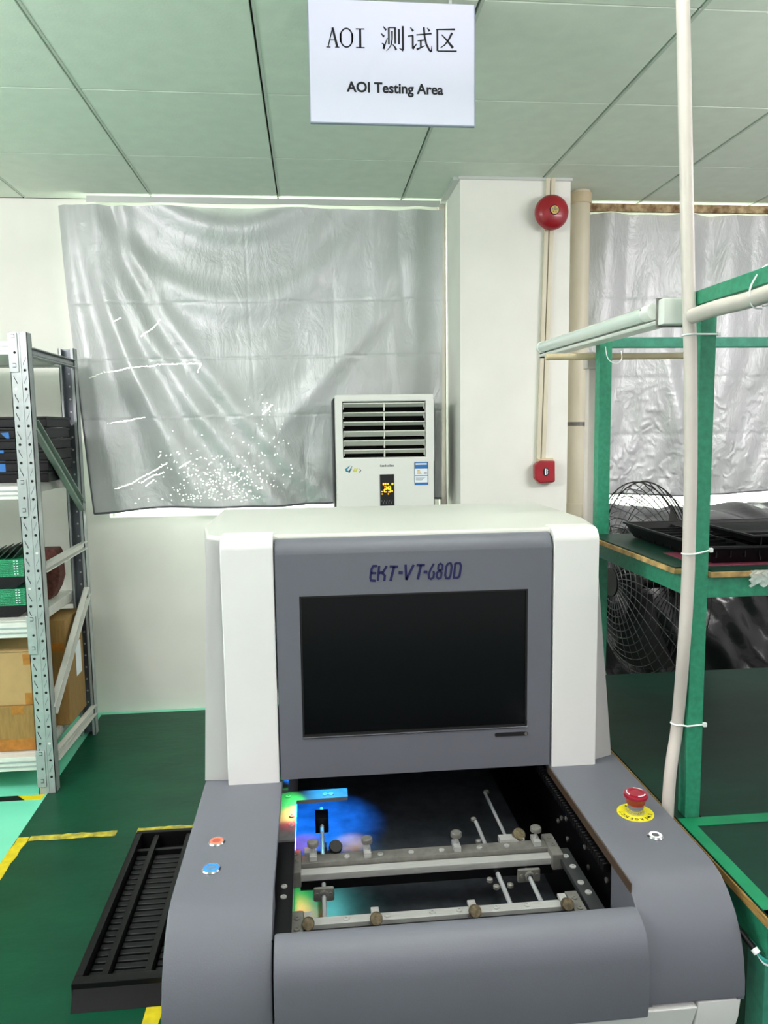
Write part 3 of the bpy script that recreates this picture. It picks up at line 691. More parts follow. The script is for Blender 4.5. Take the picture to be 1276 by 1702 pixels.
# ------------------------------------------------------------------ black tray on the floor
FT = thing('slotted_tray', (-.47, 2.3, .004), 'long black slotted plastic tray lying on the green floor left of the machine', 'tray')
X0, X1, Y0, Y1, Z0, Z1 = -.672, -.262, 1.925, 2.70, .0045, .066
mb = MB(); mb.box(X0, X0+.022, Y0+.03, Y1-.02, Z0, Z1, 0, .003); mb.box(X1-.022, X1, Y0+.03, Y1-.02, Z0, Z1, 0, .003); mb.box(X0, X1, Y0, Y0+.03, Z0, Z1, 0, .003); mb.box(X0, X1, Y1-.02, Y1, Z0, Z1, 0, .003)
mb.box(X0+.01, X1-.01, Y0+.01, Y1-.01, Z0, Z0+.006); mb.build('frame', m_black, FT)
mb = MB().prism([(Y0, .05), (Y0-.012, .03), (Y0-.03, .0045), (Y0, .0045)], 'x', X0+.004, X1-.004); mb.build('skirt', m_black, FT)
cols = ((-.648, -.607), (-.585, -.494), (-.468, -.375), (-.352, -.286))
mb = MB()
for xx in (-.596, -.481, -.3635): mb.box(xx-.009, xx+.009, Y0+.02, Y1-.02, Z0, Z1-.008, 0, .002)
mb.box(X0, X1, Y1-.105, Y1-.09, Z0, .045); mb.build('divider_rail', m_black, FT)
n = 22
for ci, (a, b) in enumerate(cols):
    sl = MB()
    for i in range(n):
        y = Y0+.035+i*(Y1-.11-Y0-.035)/n; sl.box(a, b, y, y+.021, Z0+.008, .034, 0, .002, 1)
    sl.build('slat_row', m_black2, FT)

# ------------------------------------------------------------------ inspection machine
MC = thing('inspection_machine', (.21, 1.55, 0), 'grey and white optical inspection machine lettered EKT-VT-680D', 'machine')
XL, XR, DZ = -.243, .673, .78; IL, IR = -.078, .507
# profile of the deck (y, z)
prof = [(1.60, DZ), (1.20, DZ), (1.165, .779), (1.138, .773), (1.112, .758), (1.088, .735), (1.071, .708), (1.060, .675), (1.054, .64), (1.053, .612)]
inner = [(y+.012, z-.012) for y, z in prof]; inner[0] = (1.60, DZ-.012)
def deck(x0, x1):
    mb = MB(); poly = prof+[(1.075, .612)]+[(y, z) for y, z in inner[::-1][1:]]
    mb.prism(poly, 'x', x0, x1, 0, .0035, 2)
    return mb
def skirt(x0, x1):   # side skirt below the deck on the outer side
    return MB().prism([(y+.004, z-.004) for y, z in prof]+[(1.9, .612), (1.9, .776)], 'x', x0, x1)
d = deck(XL, IL); d.prism([(y+.003, z-.004) for y, z in prof]+[(2.08, .612), (2.08, .776), (1.6, .776)], 'x', XL+.001, XL+.012); d.prism([(y+.003, z-.004) for y, z in prof[1:]]+[(1.2, .62)], 'x', IL-.012, IL-.001)
d.build('left_deck', m_grey, MC)
d = deck(IR, XR); d.prism([(y+.003, z-.004) for y, z in prof]+[(2.08, .612), (2.08, .776), (1.6, .776)], 'x', XR-.012, XR-.001); d.prism([(y+.003, z-.004) for y, z in prof[1:]]+[(1.2, .62)], 'x', IR+.001, IR+.012)
d.build('right_deck', m_grey, MC)
# front cover between the decks
pf = [(1.092, .7555), (1.082, .7565), (1.066, .752), (1.052, .742), (1.042, .727), (1.036, .706), (1.033, .67), (1.0335, .64), (1.036, .608)]
pi_ = [(y+.01, z-.006) for y, z in pf][::-1]
MB().prism(pf+pi_, 'x', IL+.0035, IR-.0035, 0, .003, 2).build('front_cover', m_grey, MC)
# white base
mb = MB(); bp_ = [(1.058, .607), (1.063, .57), (1.076, .53), (1.10, .45), (1.11, .1), (2.08, .1), (2.08, .607)]
mb.prism(bp_, 'x', XL+.012, -.02, 0, .003, 2); mb.build('base_panel', m_white, MC)
mb = MB().prism([(1.050, .605)]+bp_[1:5]+[(1.16, .1), (1.16, .605)], 'x', -.0165, .592, 0, .003, 2); mb.build('base_panel', m_white, MC)
mb = MB().prism(bp_, 'x', .596, XR-.004, 0, .003, 2); mb.build('base_panel', m_white, MC)
for xx in (-.17, .6):
    for yy in (1.18, 2.0): MB().lathe([(.03, 0), (.03, .02), (.012, .025), (.012, .11)], (xx, yy, .004), (0, 0, 1), 20).build('levelling_foot', m_black, MC)
# cavity
mb = MB(); cz = .60
mb.box(IL-.03, IR+.03, 1.10, 2.06, cz-.02, cz); mb.box(IL-.03, IL-.0135, 1.19, 2.06, cz, .765); mb.box(IR+.0135, IR+.03, 1.19, 2.06, cz, .765); mb.box(IL-.03, IR+.03, 2.05, 2.06, cz, 1.25)
mb.box(IL-.02, IR+.02, 1.096, 1.11, cz, .742)
mb.build('cavity_liner', m_inside, MC)
# hood: body shell
top = [(-.090, 1.578), (-.200, 1.578), (-.226, 1.605), (-.250, 1.75), (-.250, 2.12), (.645, 2.12), (.645, 1.735), (.622, 1.60), (.606, 1.578), (.516, 1.578)]
bot = [(-.090, 1.572), (-.205, 1.569), (-.244, 1.573), (-.246, 1.75), (-.246, 2.12), (.664, 2.12), (.664, 1.75), (.664, 1.587), (.62, 1.569), (.516, 1.572)]
def shell(TZ, BZ):
    mb = MB(); n = len(top); bm = bmesh.new()
    a = [bm.verts.new((x, y, TZ)) for x, y in top]; b = [bm.verts.new((x, y, BZ)) for x, y in bot]
    for i in range(n-1): bm.faces.new((a[i], a[i+1], b[i+1], b[i]))
    r = bmesh.ops.solidify(bm, geom=bm.faces[:], thickness=-.006)
    bmesh.ops.recalc_face_normals(bm, faces=bm.faces[:])
    mb.bm(bm); return mb
shell(1.300, .781).build('hood_body', m_white, MC)
MB().prism(top, 'z', 1.292, 1.309, 0, .007, 3).build('hood_top', m_whitetop, MC)
# fascia panels
def fpro(y0, zt, zb, r=.028, th=.022):
    o = [(y0+.075, zt), (y0+r, zt)]
    for k in range(1, 6): a = k/6*pi/2; o.append((y0+r-r*sin(a), zt-r+r*cos(a)))
    o += [(y0, zt-r), (y0, zb), (y0+th, zb), (y0+th, zt-r-.005), (y0+.075, zt-.012)]
    return o
fl = MB().prism(fpro(1.546, 1.3105, .776), 'x', -.192, -.0835, 0, .004, 2)
fl.build('left_fascia', m_white, MC)
fr = MB().prism(fpro(1.546, 1.3105, .776), 'x', .511, .612, 0, .004, 2); fr.build('right_fascia', m_white, MC)
# door with the screen
sx0, sx1, sz0, sz1 = -.0325, .4555, .8755, 1.182
dr = MB()
for (a, b, za, zb) in ((-.0805, sx0, .785, 1.2705), (sx1, .5065, .785, 1.2705), (sx0, sx1, .785, sz0), (sx0, sx1, sz1, 1.2705)): dr.box(a, b, 1.547, 1.57, za, zb)
dr.prism(fpro(1.547, 1.3005, 1.2704, .030), 'x', -.0805, .5065)
dr.box(-.0815, -.0795, 1.5475, 1.60, .785, 1.265, 1); dr.box(.5055, .5075, 1.5475, 1.60, .785, 1.265, 1)
DR = dr.build('screen_door', [m_grey, m_greydk], MC)
mb = MB().box(sx0, sx1, 1.5525, 1.57, sz0, sz1); mb.build('screen', m_screen, DR, label='black switched off screen')
mb = MB(); frame(mb, (sx0-.001, sx0+.004, sx1-.004, sx1+.001), (sz0-.001, sz0+.005, sz1-.004, sz1+.001), 1.549, 1.556); mb.build('screen_bezel', m_bezel, DR)
mb = MB(); mb.prism([(sx0, sz0-.0025), (sx1, sz0-.0025), (sx1, sz0-.0005), (sx0, sz0-.0005)], 'y', 1.5455, 1.548); mb.box(sx1-.0005, sx1+.0012, 1.5455, 1.548, sz0, sz0+.014); mb.build('bezel_glint', m_chrome, DR)
sl = [(.3875+.0042*cos(a), .8602+.0042*sin(a)) for a in [pi/2+pi*i/8 for i in range(9)]]+[(.4535+.0042*cos(a), .8597+.0042*sin(a)) for a in [-pi/2+pi*i/8 for i in range(9)]]
MB().prism(sl, 'y', 1.5455, 1.549).build('button_slot', m_bezel, DR)
MB().lathe([(.0032, 0), (.0032, .001), (.002, .001), (0, .0004)], (.4525, 1.5455, .8597), (0, -1, 0), 16).build('power_dot', m_steeldk, DR)
# lettering EKT-VT-680D
lt = MB()
def lm(u, v, h): return (u, 1.5465-h, v)
def L(cx0, cx1, y0, y1, strokes, w=24):
    # crop pixels in the 6.38x lettering crop; italic slant
    for st in strokes:
        pts = []
        for (a, b) in st:
            yy = y1+(y0-y1)*b; xx = cx0+(cx1-cx0)*a
            pts.append((xx, yy))
        lt.ribbon([(.1137+(x-135)*.1975/993, 1.2092+(360-y)*.000200-(x-135)*.0000302*0+(x-135)*(-.0000009)) for x, y in [(p[0], p[1]+(p[0]-135)*.042) for p in pts]], w*.000199, lm, t=.0008)
sl_ = .33
def it(pts): return pts
L(150, 225, 192, 350, [[(1, 1), (.45, 1), (.2, .82), (.0, .2), (.1, .02), (.75, 0)], [(.1, .52), (.85, .52)]])
L(228, 325, 190, 348, [[(.18, 1), (.0, 0)], [(1, 1), (.62, .6), (.12, .5)], [(.45, .54), (.78, .36), (.72, 0)]])
L(352, 445, 188, 348, [[(.05, .96), (1, .96)], [(.55, .96), (.12, 0)]], 27)
L(450, 495, 252, 268, [[(0, .5), (1, .5)]], 32)
L(520, 612, 172, 338, [[(.05, 1), (.12, .02)], [(1, 1), (.12, .02)]], 25)
L(640, 730, 168, 330, [[(.02, .96), (1, .96)], [(.55, .96), (.15, 0)]], 27)
L(716, 758, 240, 256, [[(0, .5), (1, .5)]], 32)
L(768, 835, 158, 322, [[(.88, 1), (.35, .62), (.06, .3), (.1, .06), (.4, 0), (.78, .1), (.92, .38), (.78, .52)]], 22)
L(855, 925, 155, 318, [[(.5, .54), (.25, .64), (.3, .9), (.62, 1), (.95, .9), (.9, .62), (.5, .54), (.1, .4), (.02, .12), (.3, 0), (.68, .08), (.8, .4), (.5, .54)]], 21)
L(945, 1020, 150, 312, [[(.5, 1), (.22, .8), (.04, .2), (.2, 0), (.6, 0), (.82, .2), (1, .8), (.85, 1), (.5, 1)]], 22)
L(1040, 1120, 148, 308, [[(.22, 1), (.02, .02), (.5, .02), (.78, .15), (1, .8), (.85, 1), (.22, 1)]], 23)
lt.build('lettering', m_blue, DR, smooth=0, label='dark blue lettering EKT-VT-680D')
# switch box on the right side
mb = MB().box(.664, .678, 1.70, 1.76, .98, 1.07, 0, .004); mb.box(.677, .680, 1.72, 1.735, 1.01, 1.022, 1); mb.build('side_switch_box', [m_white, m_bezel], MC)
# push buttons
def button(nm, x, y, mr, mcap, r=.0165):
    B = MB().lathe([(r, 0), (r, .0015), (r-.002, .0035), (r-.0035, .0035), (r-.0035, .0015), (0, .0015)], (x, y, DZ-.0002), (0, 0, 1), 36).build(nm, m_chrome, MC)
    MB().lathe([(r-.0036, .0012), (r-.0036, .0034), (r-.008, .0038), (r-.008, .002)], (x, y, DZ-.0002), (0, 0, 1), 36).build('lit_ring', mr, B)
    MB().lathe([(r-.008, .001), (r-.008, .0034), (0, .004)], (x, y, DZ-.0002), (0, 0, 1), 30).build('button_cap', mcap, B)
    return B
b_ = button('push_button', -.1893, 1.324, m_redlit, m_capred, .0155); b_['label'] = 'red ringed push button'
b_ = button('push_button', -.188, 1.2385, m_bluelit, m_capblue, .0165); b_['label'] = 'blue lit push button'
b_ = button('push_button', .6095, 1.248, m_whitelit, m_capgrey, .0150); b_['label'] = 'white ringed push button'
# emergency stop
ex, ey = .609, 1.333
ES = MB().lathe([(.0345, 0), (.0345, .0012), (.012, .0012)], (ex, ey, DZ-.0001), (0, 0, 1), 48).build('warning_disc', m_yel, MC, label='yellow disc lettered EMERGENCY STOP')
mb = MB()
def ringtext(s, a0, da, rad, size, sg=1):
    for i, ch in enumerate(s):
        a = a0+da*i
        # letters stand with feet outwards (read from behind the machine)
        ux, uy = -sin(a)*sg, cos(a)*sg; vx, vy = -cos(a)*sg, -sin(a)*sg
        mb.text(ch, size, lambda u, v, h, ux=ux, uy=uy, vx=vx, vy=vy, a=a: (ex+rad*cos(a)+(u-size*.32)*ux*-1+(v)*vx*-1, ey+rad*sin(a)+(u-size*.32)*uy*-1+(v)*vy*-1, DZ+.0013+h*.3), 0, .0002, .95)
ringtext('EMERGENCY', radians(-28), radians(-20), .0235, .0105)
ringtext('STOP', radians(38), radians(24), .031, .0105, -1)
mb.build('disc_lettering', m_ink, ES, smooth=0)
MB().lathe([(.0165, .001), (.0165, .004), (.0155, .0045), (.0150, .022), (.0, .022)], (ex, ey, DZ), (0, 0, 1), 40).build('collar', m_chrome, ES)
kn = MB().lathe([(.0165, .0195), (.0178, .022), (.0188, .030), (.0225, .0335), (.0232, .037), (.0218, .0405), (.0165, .0425), (.0125, .0415), (.0115, .0405), (.0, .0405)], (ex, ey, DZ), (0, 0, 1), 48).build('stop_knob', m_red, ES, label='red mushroom knob')
mb = MB()
for a0 in (20, 140, 260):
    pts = [(.0172*cos(radians(a0+t_*8)), .0172*sin(radians(a0+t_*8))) for t_ in range(9)]
    mb.ribbon(pts, .0016, lambda u, v, h: (ex+u, ey+v, DZ+.0418+h), 0, .0022, t=.001)
mb.build('arrow_mark', m_lwhite, kn)
# ------------------------------------------------------------------ stage inside the machine
ST = MB().box(-.055, .455, 1.17, 1.95, cz+.001, cz+.012, 0).build('stage_plate', m_stage, MC)
mb = MB(); mb.prism([(-.090, 1.40), (-.050, 1.40), (-.050, 1.556), (.061, 1.5605), (.061, 1.600), (-.090, 1.597)], 'z', .724, .732)
mb.build('corner_plate', m_plate, ST)
mb = MB().box(-.090, -.0505, 1.10, 1.40, .718, .728, 0); mb.build('side_plate', m_inside, ST)
MB().box(-.084, -.069, 1.598, 1.672, .7285, .738, 0).build('corner_tab', m_plate, ST)
def screw(mb, x, y, z, r=.0055):
    mb.lathe([(r, 0), (r, .002), (r*.45, .0022), (r*.45, .0008), (0, .0008)], (x, y, z), (0, 0, 1), 16)
def screws(nm, pts, r, par):
    for p_ in pts: mb = MB(); screw(mb, *p_, r); mb.build(nm, m_steel, par)
screws('plate_screw', ((-.0585, 1.491, .732), (-.0585, 1.456, .732), (-.066, 1.225, .728), (-.066, 1.255, .728), (.012, 1.575, .732), (.025, 1.575, .732), (-.068, 1.575, .732)), .0055, ST)
def rail(nm, x0, x1, y, z, w, fat):
    R = MB().box(x0, x1, y-w/2, y+w/2, z-.012, z, 0, .0015).build(nm, m_steel, ST)
    return R
# rear clamp rail
rz = .700
RR = MB().box(-.040, .447, 1.335, 1.356, rz-.016, rz-.002, 0, .002).build('rear_rail', m_steel, ST)
MB().box(-.038, .445, 1.358, 1.388, rz-.014, rz+.006, 0, .0015).build('rail_bar', m_steeldk, RR)
MB().box(-.040, .447, 1.336, 1.388, rz-.034, rz-.0165, 0).build('rail_bracket', m_inside, RR)
for x0 in (-.060, .443):
    e = MB().box(x0, x0+.022, 1.325, 1.402, rz-.022, rz+.010, 0, .0025)
    screw(e, x0+.011, 1.385, rz+.010, .005); screw(e, x0+.011, 1.36, rz+.010, .005); e.build('end_block', m_steeldk, RR)
screws('rail_screw', [(x, 1.372, rz+.006) for x in (.05, .115, .175, .235, .31, .365)], .0055, RR)
for x in (-.015, .0895, .265, .425):
    k = MB().box(x-.007, x+.007, 1.362, 1.392, rz+.006, rz+.016, 0, .001); k.cyl((x, 1.378, rz+.016), (x, 1.378, rz+.030), .003, 12)
    kb = k.build('board_clip', m_steel, RR)
    MB().lathe([(.0105, .030), (.011, .031), (.011, .037), (.0095, .039), (0, .0395)], (x, 1.378, rz), (0, 0, 1), 24).build('thumb_screw', m_steeldk, kb)
for x0, w in ((-.032, .012), (.355, .05)): MB().box(x0, x0+w, 1.385, 1.405, rz+.0, rz+.012, 0, .001).build('rail_slider', m_steel, RR)
for x, m_ in ((.028, m_black), (.395, m_brass)): MB().lathe([(.012, 0), (.013, .002), (.013, .010), (.012, .012), (0, .012)], (x, 1.400, rz+.008), (.12, -.55, .8), 28).build('lock_knob', m_, RR)
# front clamp rail
FRR = MB().box(-.032, .432, 1.186, 1.206, rz-.014, rz, 0, .0015).build('front_rail', m_steel, ST)
MB().box(-.038, .44, 1.168, 1.186, rz-.02, rz-.008, 0).build('rail_bracket', m_inside, FRR)
for x0 in (-.054, .430):
    e = MB().box(x0, x0+.022, 1.155, 1.222, rz-.016, rz+.004, 0, .002); screw(e, x0+.011, 1.20, rz+.004, .005); screw(e, x0+.011, 1.172, rz+.004, .005); e.build('end_block', m_steeldk, FRR)
screws('rail_screw', [(x, 1.196, rz) for x in (.040, .110, .188, .235, .300, .355)], .0055, FRR)
for x in (-.024, .090, .259, .421):
    kb = MB().box(x-.007, x+.007, 1.184, 1.214, rz+.0, rz+.006, 0, .001).build('board_clip', m_steel, FRR)
    MB().lathe([(.0095, 0), (.0105, .002), (.0105, .012), (.0095, .014), (0, .0142)], (x, 1.186, rz+.004), (0, -.85, .5), 26).build('thumb_screw', m_brass, kb)
for x in (.325, .372): MB().box(x-.012, x+.012, 1.155, 1.186, rz-.022, rz-.012, 0, .001).build('rail_slider', m_steeldk, FRR)
# guide rods
def rodp(x, y0, y1, z, r, m_): return MB().cyl((x, y0, z), (x, y1, z), r, 20).build('guide_rod', m_, ST)
rodp(.0035, 1.19, 1.62, rz-.024, .0042, m_rod); rodp(.3935, 1.19, 1.345, rz-.024, .0042, m_rod); rodp(.3855, 1.38, 1.65, rz-.024, .0038, m_rod)
rodp(.338, 1.19, 1.36, rz-.028, .0045, m_rod); rodp(.338, 1.37, 1.53, rz-.028, .0042, m_rod)
def flange(x, y, z, w=.038):
    mb = MB().box(x-w/2, x+w/2, y-.004, y+.004, z-.014, z+.012, 0, .003)
    for s_ in (-1, 1): mb.lathe([(.004, 0), (.004, .002), (.0015, .002), (0, .001)], (x+s_*w*.33, y-.004, z), (0, -1, 0), 12)
    mb.lathe([(.009, 0), (.009, .006), (.0055, .006), (.0055, .0)], (x, y-.004, z), (0, -1, 0), 20)
    return mb
flange(.0035, 1.305, rz-.022).build('rod_flange', m_steeldk, ST); flange(.3935, 1.318, rz-.022, .044).build('rod_flange', m_steeldk, ST)
MB().box(-.011, .018, 1.545, 1.585, rz-.04, rz-.006, 0, .002).build('rod_block', m_inside, ST)
for (x, y) in ((.318, 1.318), (.325, 1.295), (.352, 1.297), (.322, 1.425), (.326, 1.452), (.392, 1.66), (.335, 1.54)): MB().lathe([(.006, 0), (.006, .005), (.003, .007), (0, .007)], (x, y, rz-.03), (0, 0, 1), 12).build('rod_bolt', m_steeldk, ST)
# right hand slide with screws
SLD = MB().box(.458, .485, 1.13, 1.36, .690, .702, 0, .002).build('slide_bracket', m_acdk, ST)
screws('slide_screw', [(x, y, .702) for x, y in ((.470, 1.33), (.472, 1.295), (.469, 1.245), (.472, 1.215))], .006, SLD)
for (y, z) in ((1.36, .70), (1.34, .67), (1.25, .70), (1.22, .668), (1.47, .70), (1.50, .685), (1.46, .66), (1.52, .668)): MB().lathe([(.005, 0), (.005, .003), (0, .004)], (IR+.0135, y, z), (-1, 0, 0), 12).build('wall_bolt', m_steeldk, ST)
# drag chain along the right wall
mb = MB()
for i in range(40): mb.box(.500, .515, 1.22+i*.0105, 1.2275+i*.0105, .735, .752, 0, .001, 1)
mb.build('drag_chain', m_black, ST)
MB().box(.5045, .5066, 1.115, 1.56, .764, .7805, 0).build('edge_seal', m_seal, MC)
# coloured ring lamp under the hood
RL = MB().lathe([(.05, 0), (.085, 0), (.085, .05), (.05, .05)], (.02, 1.72, 1.02), (0, 0, 1), 40).build('ring_light', m_black, MC)
def spot(loc, tgt, col, e, ang, blend=.6, size=.004):
    l = bpy.data.lights.new('inspection_lamp', 'SPOT'); l.energy = e; l.color = col; l.spot_size = radians(ang); l.spot_blend = blend; l.shadow_soft_size = size
    o = bpy.data.objects.new('inspection_lamp', l); o.location = loc; S.collection.objects.link(o)
    o.rotation_euler = (Vector(tgt)-Vector(loc)).to_track_quat('-Z', 'Y').to_euler()
    return o
spot((-.02, 1.76, .98), (-.0, 1.68, .60), (.01, .22, 1), 120, 46, 1)
spot((.02, 1.66, .96), (.03, 1.585, .73), (.02, .45, 1), 16, 36, 1)
spot((-.045, 1.655, .83), (-.078, 1.535, .73), (.05, 1, .18), 2.2, 46, 1)
spot((-.05, 1.60, .80), (-.060, 1.488, .73), (1, .015, .06), 1.9, 32, .8)
spot((-.03, 1.68, .85), (-.035, 1.595, .61), (1, .04, .10), 14, 20, 1)
spot((.06, 1.68, .85), (.07, 1.585, .61), (1, .55, .02), 20, 20, 1)
spot((.02, 1.66, .84), (.04, 1.25, .6), (.16, .8, .78), 1.5, 40, 1)

# ------------------------------------------------------------------ workbench
WB = thing('workbench', (1.6, 1.6, 0), 'green steel workbench with upper shelf at the right', 'workbench')
TX0, TX1, TY0, TY1 = .70, 2.55, 1.025, 2.205
mb = MB().box(TX0, TX1, TY0, TY1, .733, .749, 0, .001); mb.build('table_top', m_ply, WB)
mb = MB(); mb.box(.706, TX1-.01, TY0+.03, TY0+.06, .68, .733); mb.box(.706, .735, TY0+.06, TY1-.03, .68, .733); mb.box(.706, TX1-.01, TY1-.05, TY1-.02, .68, .733); mb.build('table_frame', m_green, WB)
for x, y in ((.705, 1.055), (TX1-.06, 1.055), (.705, 2.12), (TX1-.06, 2.12)): MB().box(x, x+.05, y, y+.05, 0, .68, 0, .003).build('leg', m_teal, WB)
for x in (.7215, 1.9):
    MB().box(x, x+.031, 1.355, 1.386, .7495, 1.765, 0, .002).build('upright', m_green, WB)
    MB().box(x+.004, x+.036, 1.855, 1.886, .7495, 1.765, 0, .002).build('upright', m_green, WB)
mb = MB().box(.7525, 1.9, 1.358, 1.384, 1.194, 1.236, 0, .002); mb.build('shelf_beam', m_green, WB)
MB().box(.7525, 1.9, 1.858, 1.884, 1.194, 1.236, 0, .002).build('shelf_beam', m_green, WB)
MB().box(.7215, .747, 1.386, 1.855, 1.194, 1.236, 0, .002).build('shelf_beam', m_green, WB)
sb = [(.703, 1.392), (.754, 1.392), (.754, 1.347), (1.9, 1.347), (1.9, 1.852), (.70, 1.852)]
mb = MB().prism(sb, 'z', 1.2365, 1.2462); mb.build('shelf_board', m_ply2, WB)
sb2 = [(.707, 1.396), (.757, 1.396), (.757, 1.352), (1.9, 1.352), (1.9, 1.852), (.706, 1.852)]
MB().prism(sb2, 'z', 1.2462, 1.2495).build('shelf_covering', m_dkmat, WB)
MB().box(.758, 1.9, 1.858, 1.884, 1.722, 1.747, 0, .002).build('top_rail', m_teal, WB)
MB().box(.700, .728, .40, 1.354, 1.742, 1.768, 0, .002).build('top_arm', m_green, WB)
MB().box(1.9, 1.93, .40, 1.354, 1.742, 1.768, 0, .002).build('top_arm', m_green, WB)
# mats
m1 = MB().box(.702, 2.5, 1.045, 1.348, .7492, .753, 0, .001)
DM = tag(m1.build('bench_mat', m_dkmat), 'dark green bench mat with bright green edging at the front of the workbench', 'mat', 'bench mats')
mb = MB().box(.7025, 2.5, 1.318, 1.3475, .753, .7542); mb.box(.7025, .728, 1.05, 1.318, .753, .7542); mb.box(.7025, 2.5, 1.046, 1.062, .753, .7542)
mb.build('edging', m_edging, DM)
m2 = MB().prism([(.703, 1.3485), (.7208, 1.3485), (.7208, 1.3865), (.7532, 1.3865), (.7532, 1.3485), (1.895, 1.3485), (1.895, 2.2), (.703, 2.2), (.703, 1.887), (.7582, 1.887), (.7582, 1.854), (.703, 1.854)], 'z', .7492, .753)
tag(m2.build('bench_mat', m_dkmat), 'plain dark green bench mat at the back of the workbench, under the upper shelf', 'mat', 'bench mats')
# trays on the shelf
def part_tray(x0, x1, y0, y1, z0, z1, nx, ny, lab, mtl):
    Tt = thing('parts_tray', ((x0+x1)/2, (y0+y1)/2, z0), lab, 'tray', 'black parts trays on the bench shelf')
    i = .018; mb = MB(); t = .005
    A = [(x0+i, y0+i, z0), (x1-i, y0+i, z0), (x1-i, y1-i, z0), (x0+i, y1-i, z0)]; B = [(x0, y0, z1), (x1, y0, z1), (x1, y1, z1), (x0, y1, z1)]
    A2 = [(x0+i+t, y0+i+t, z0+t), (x1-i-t, y0+i+t, z0+t), (x1-i-t, y1-i-t, z0+t), (x0+i+t, y1-i-t, z0+t)]; B2 = [(x0+t, y0+t, z1), (x1-t, y0+t, z1), (x1-t, y1-t, z1), (x0+t, y1-t, z1)]
    V = A+B+A2+B2; F = [(3, 2, 1, 0), (8, 9, 10, 11)]
    for k in range(4):
        j = (k+1) % 4; F += [(k, j, 4+j, 4+k), (4+k, 4+j, 12+j, 12+k), (12+k, 12+j, 8+j, 8+k)]
    mb.add(V, F); mb.build('tub', mtl, Tt)
    d = MB()
    for k in range(1, nx): x = x0+i+(x1-x0-2*i)*k/nx; d.box(x-.0015, x+.0015, y0+.012, y1-.012, z0+.004, z1-.006)
    for k in range(1, ny): y = y0+i+(y1-y0-2*i)*k/ny; d.box(x0+.012, x1-.012, y-.0012, y+.0012, z0+.004, z1-.008)
    for k in range(0, int((x1-x0)/.03)): x = x0+.02+k*.03; d.box(x-.001, x+.001, y0-.0012+(.006), y0+.009, z1-.022, z1-.002)
    d.build('divider', m_black2, Tt)
    r = MB(); frame(r, (x0-.004, x0+.003, x1-.003, x1+.004), (0, 0, 0, 0), 0, 0) if False else None
    r.box(x0-.003, x1+.003, y0-.003, y0+.003, z1-.003, z1+.001); r.box(x0-.003, x1+.003, y1-.003, y1+.003, z1-.003, z1+.001); r.box(x0-.003, x0+.003, y0+.003, y1-.003, z1-.003, z1+.001); r.box(x1-.003, x1+.003, y0+.003, y1-.003, z1-.003, z1+.001)
    r.build('rim', m_black2, Tt)
    return Tt
part_tray(.775, 1.40, 1.398, 1.80, 1.2515, 1.286, 6, 9, 'wide black divided parts tray lying on the bench shelf', m_black)
part_tray(.872, 1.36, 1.405, 1.60, 1.2875, 1.306, 2, 2, 'shallow dusty black tray lying on top of the wide divided tray', m_black2)
mb = MB().box(.757, 1.02, 1.390, 1.55, 1.2497, 1.2507); tag(mb.build('pink_sheet', m_pink), 'pink sheet of paper under the tray on the bench shelf', 'paper')
mb = MB()
def tp(u, v): return (.832+u*.09+.003*sin(v*17), 1.3455-.0012*sin(u*40)-.0008*sin(v*9+u*30), 1.2485-(v*.03)-.004*sin(u*23)*v)
mb.grid(tp, 24, 8); tag(mb.build('clear_tape', m_clear), 'crumpled clear tape stuck on the front edge of the bench shelf', 'tape')
# fluorescent fitting
LM = thing('fluorescent_lamp', (.68, 1.8, 1.74), 'switched off white fluorescent batten fixed beside the workbench uprights', 'lamp')
la, lb_ = Vector((.695, 1.42, 1.742)), Vector((.703, 2.205, 1.752))
def lp(t_, dx=0, dz=0): p = la.lerp(lb_, t_); return (p.x+dx, p.y, p.z+dz)
mb = MB(); 
A = [lp(0, a, b) for a, b in ((-.002, .014), (.018, .018), (.020, -.020), (-.026, -.022), (-.030, -.016), (-.006, -.008))]; B = [lp(1, a, b) for a, b in ((-.002, .014), (.018, .018), (.020, -.020), (-.026, -.022), (-.030, -.016), (-.006, -.008))]
mb.loft(A, B, 0, .001, 1); mb.build('batten', m_lampw, LM)
MB().tube([lp(.08, -.021, .006), lp(.985, -.021, .006)], .0148, 24).build('tube', m_tube, LM)
mb = MB().tube([lp(.03, -.021, .006), lp(.08, -.021, .006)], .016, 24); mb.lathe([(.002, 0), (.002, .003), (0, .003)], Vector(lp(.075, -.033, .012)), (-1, 0, .4), 8, 1)
mb.build('tube_cap', [m_lampw, m_bezel], LM)
MB().tube([lp(.98, -.021, .006), lp(1.0, -.021, .006)], .016, 24).build('tube_cap', m_lampw, LM)
mb = MB().box(.668, .716, 1.396, 1.420, 1.717, 1.766, 0, .003); mb.box(.665, .719, 1.417, 1.421, 1.714, 1.769, 1); mb.build('end_box', [m_lampw, m_steeldk], LM)
mb = MB().box(.682, .717, 2.205, 2.215, 1.728, 1.77, 0); mb.build('end_clip', m_ink, LM)
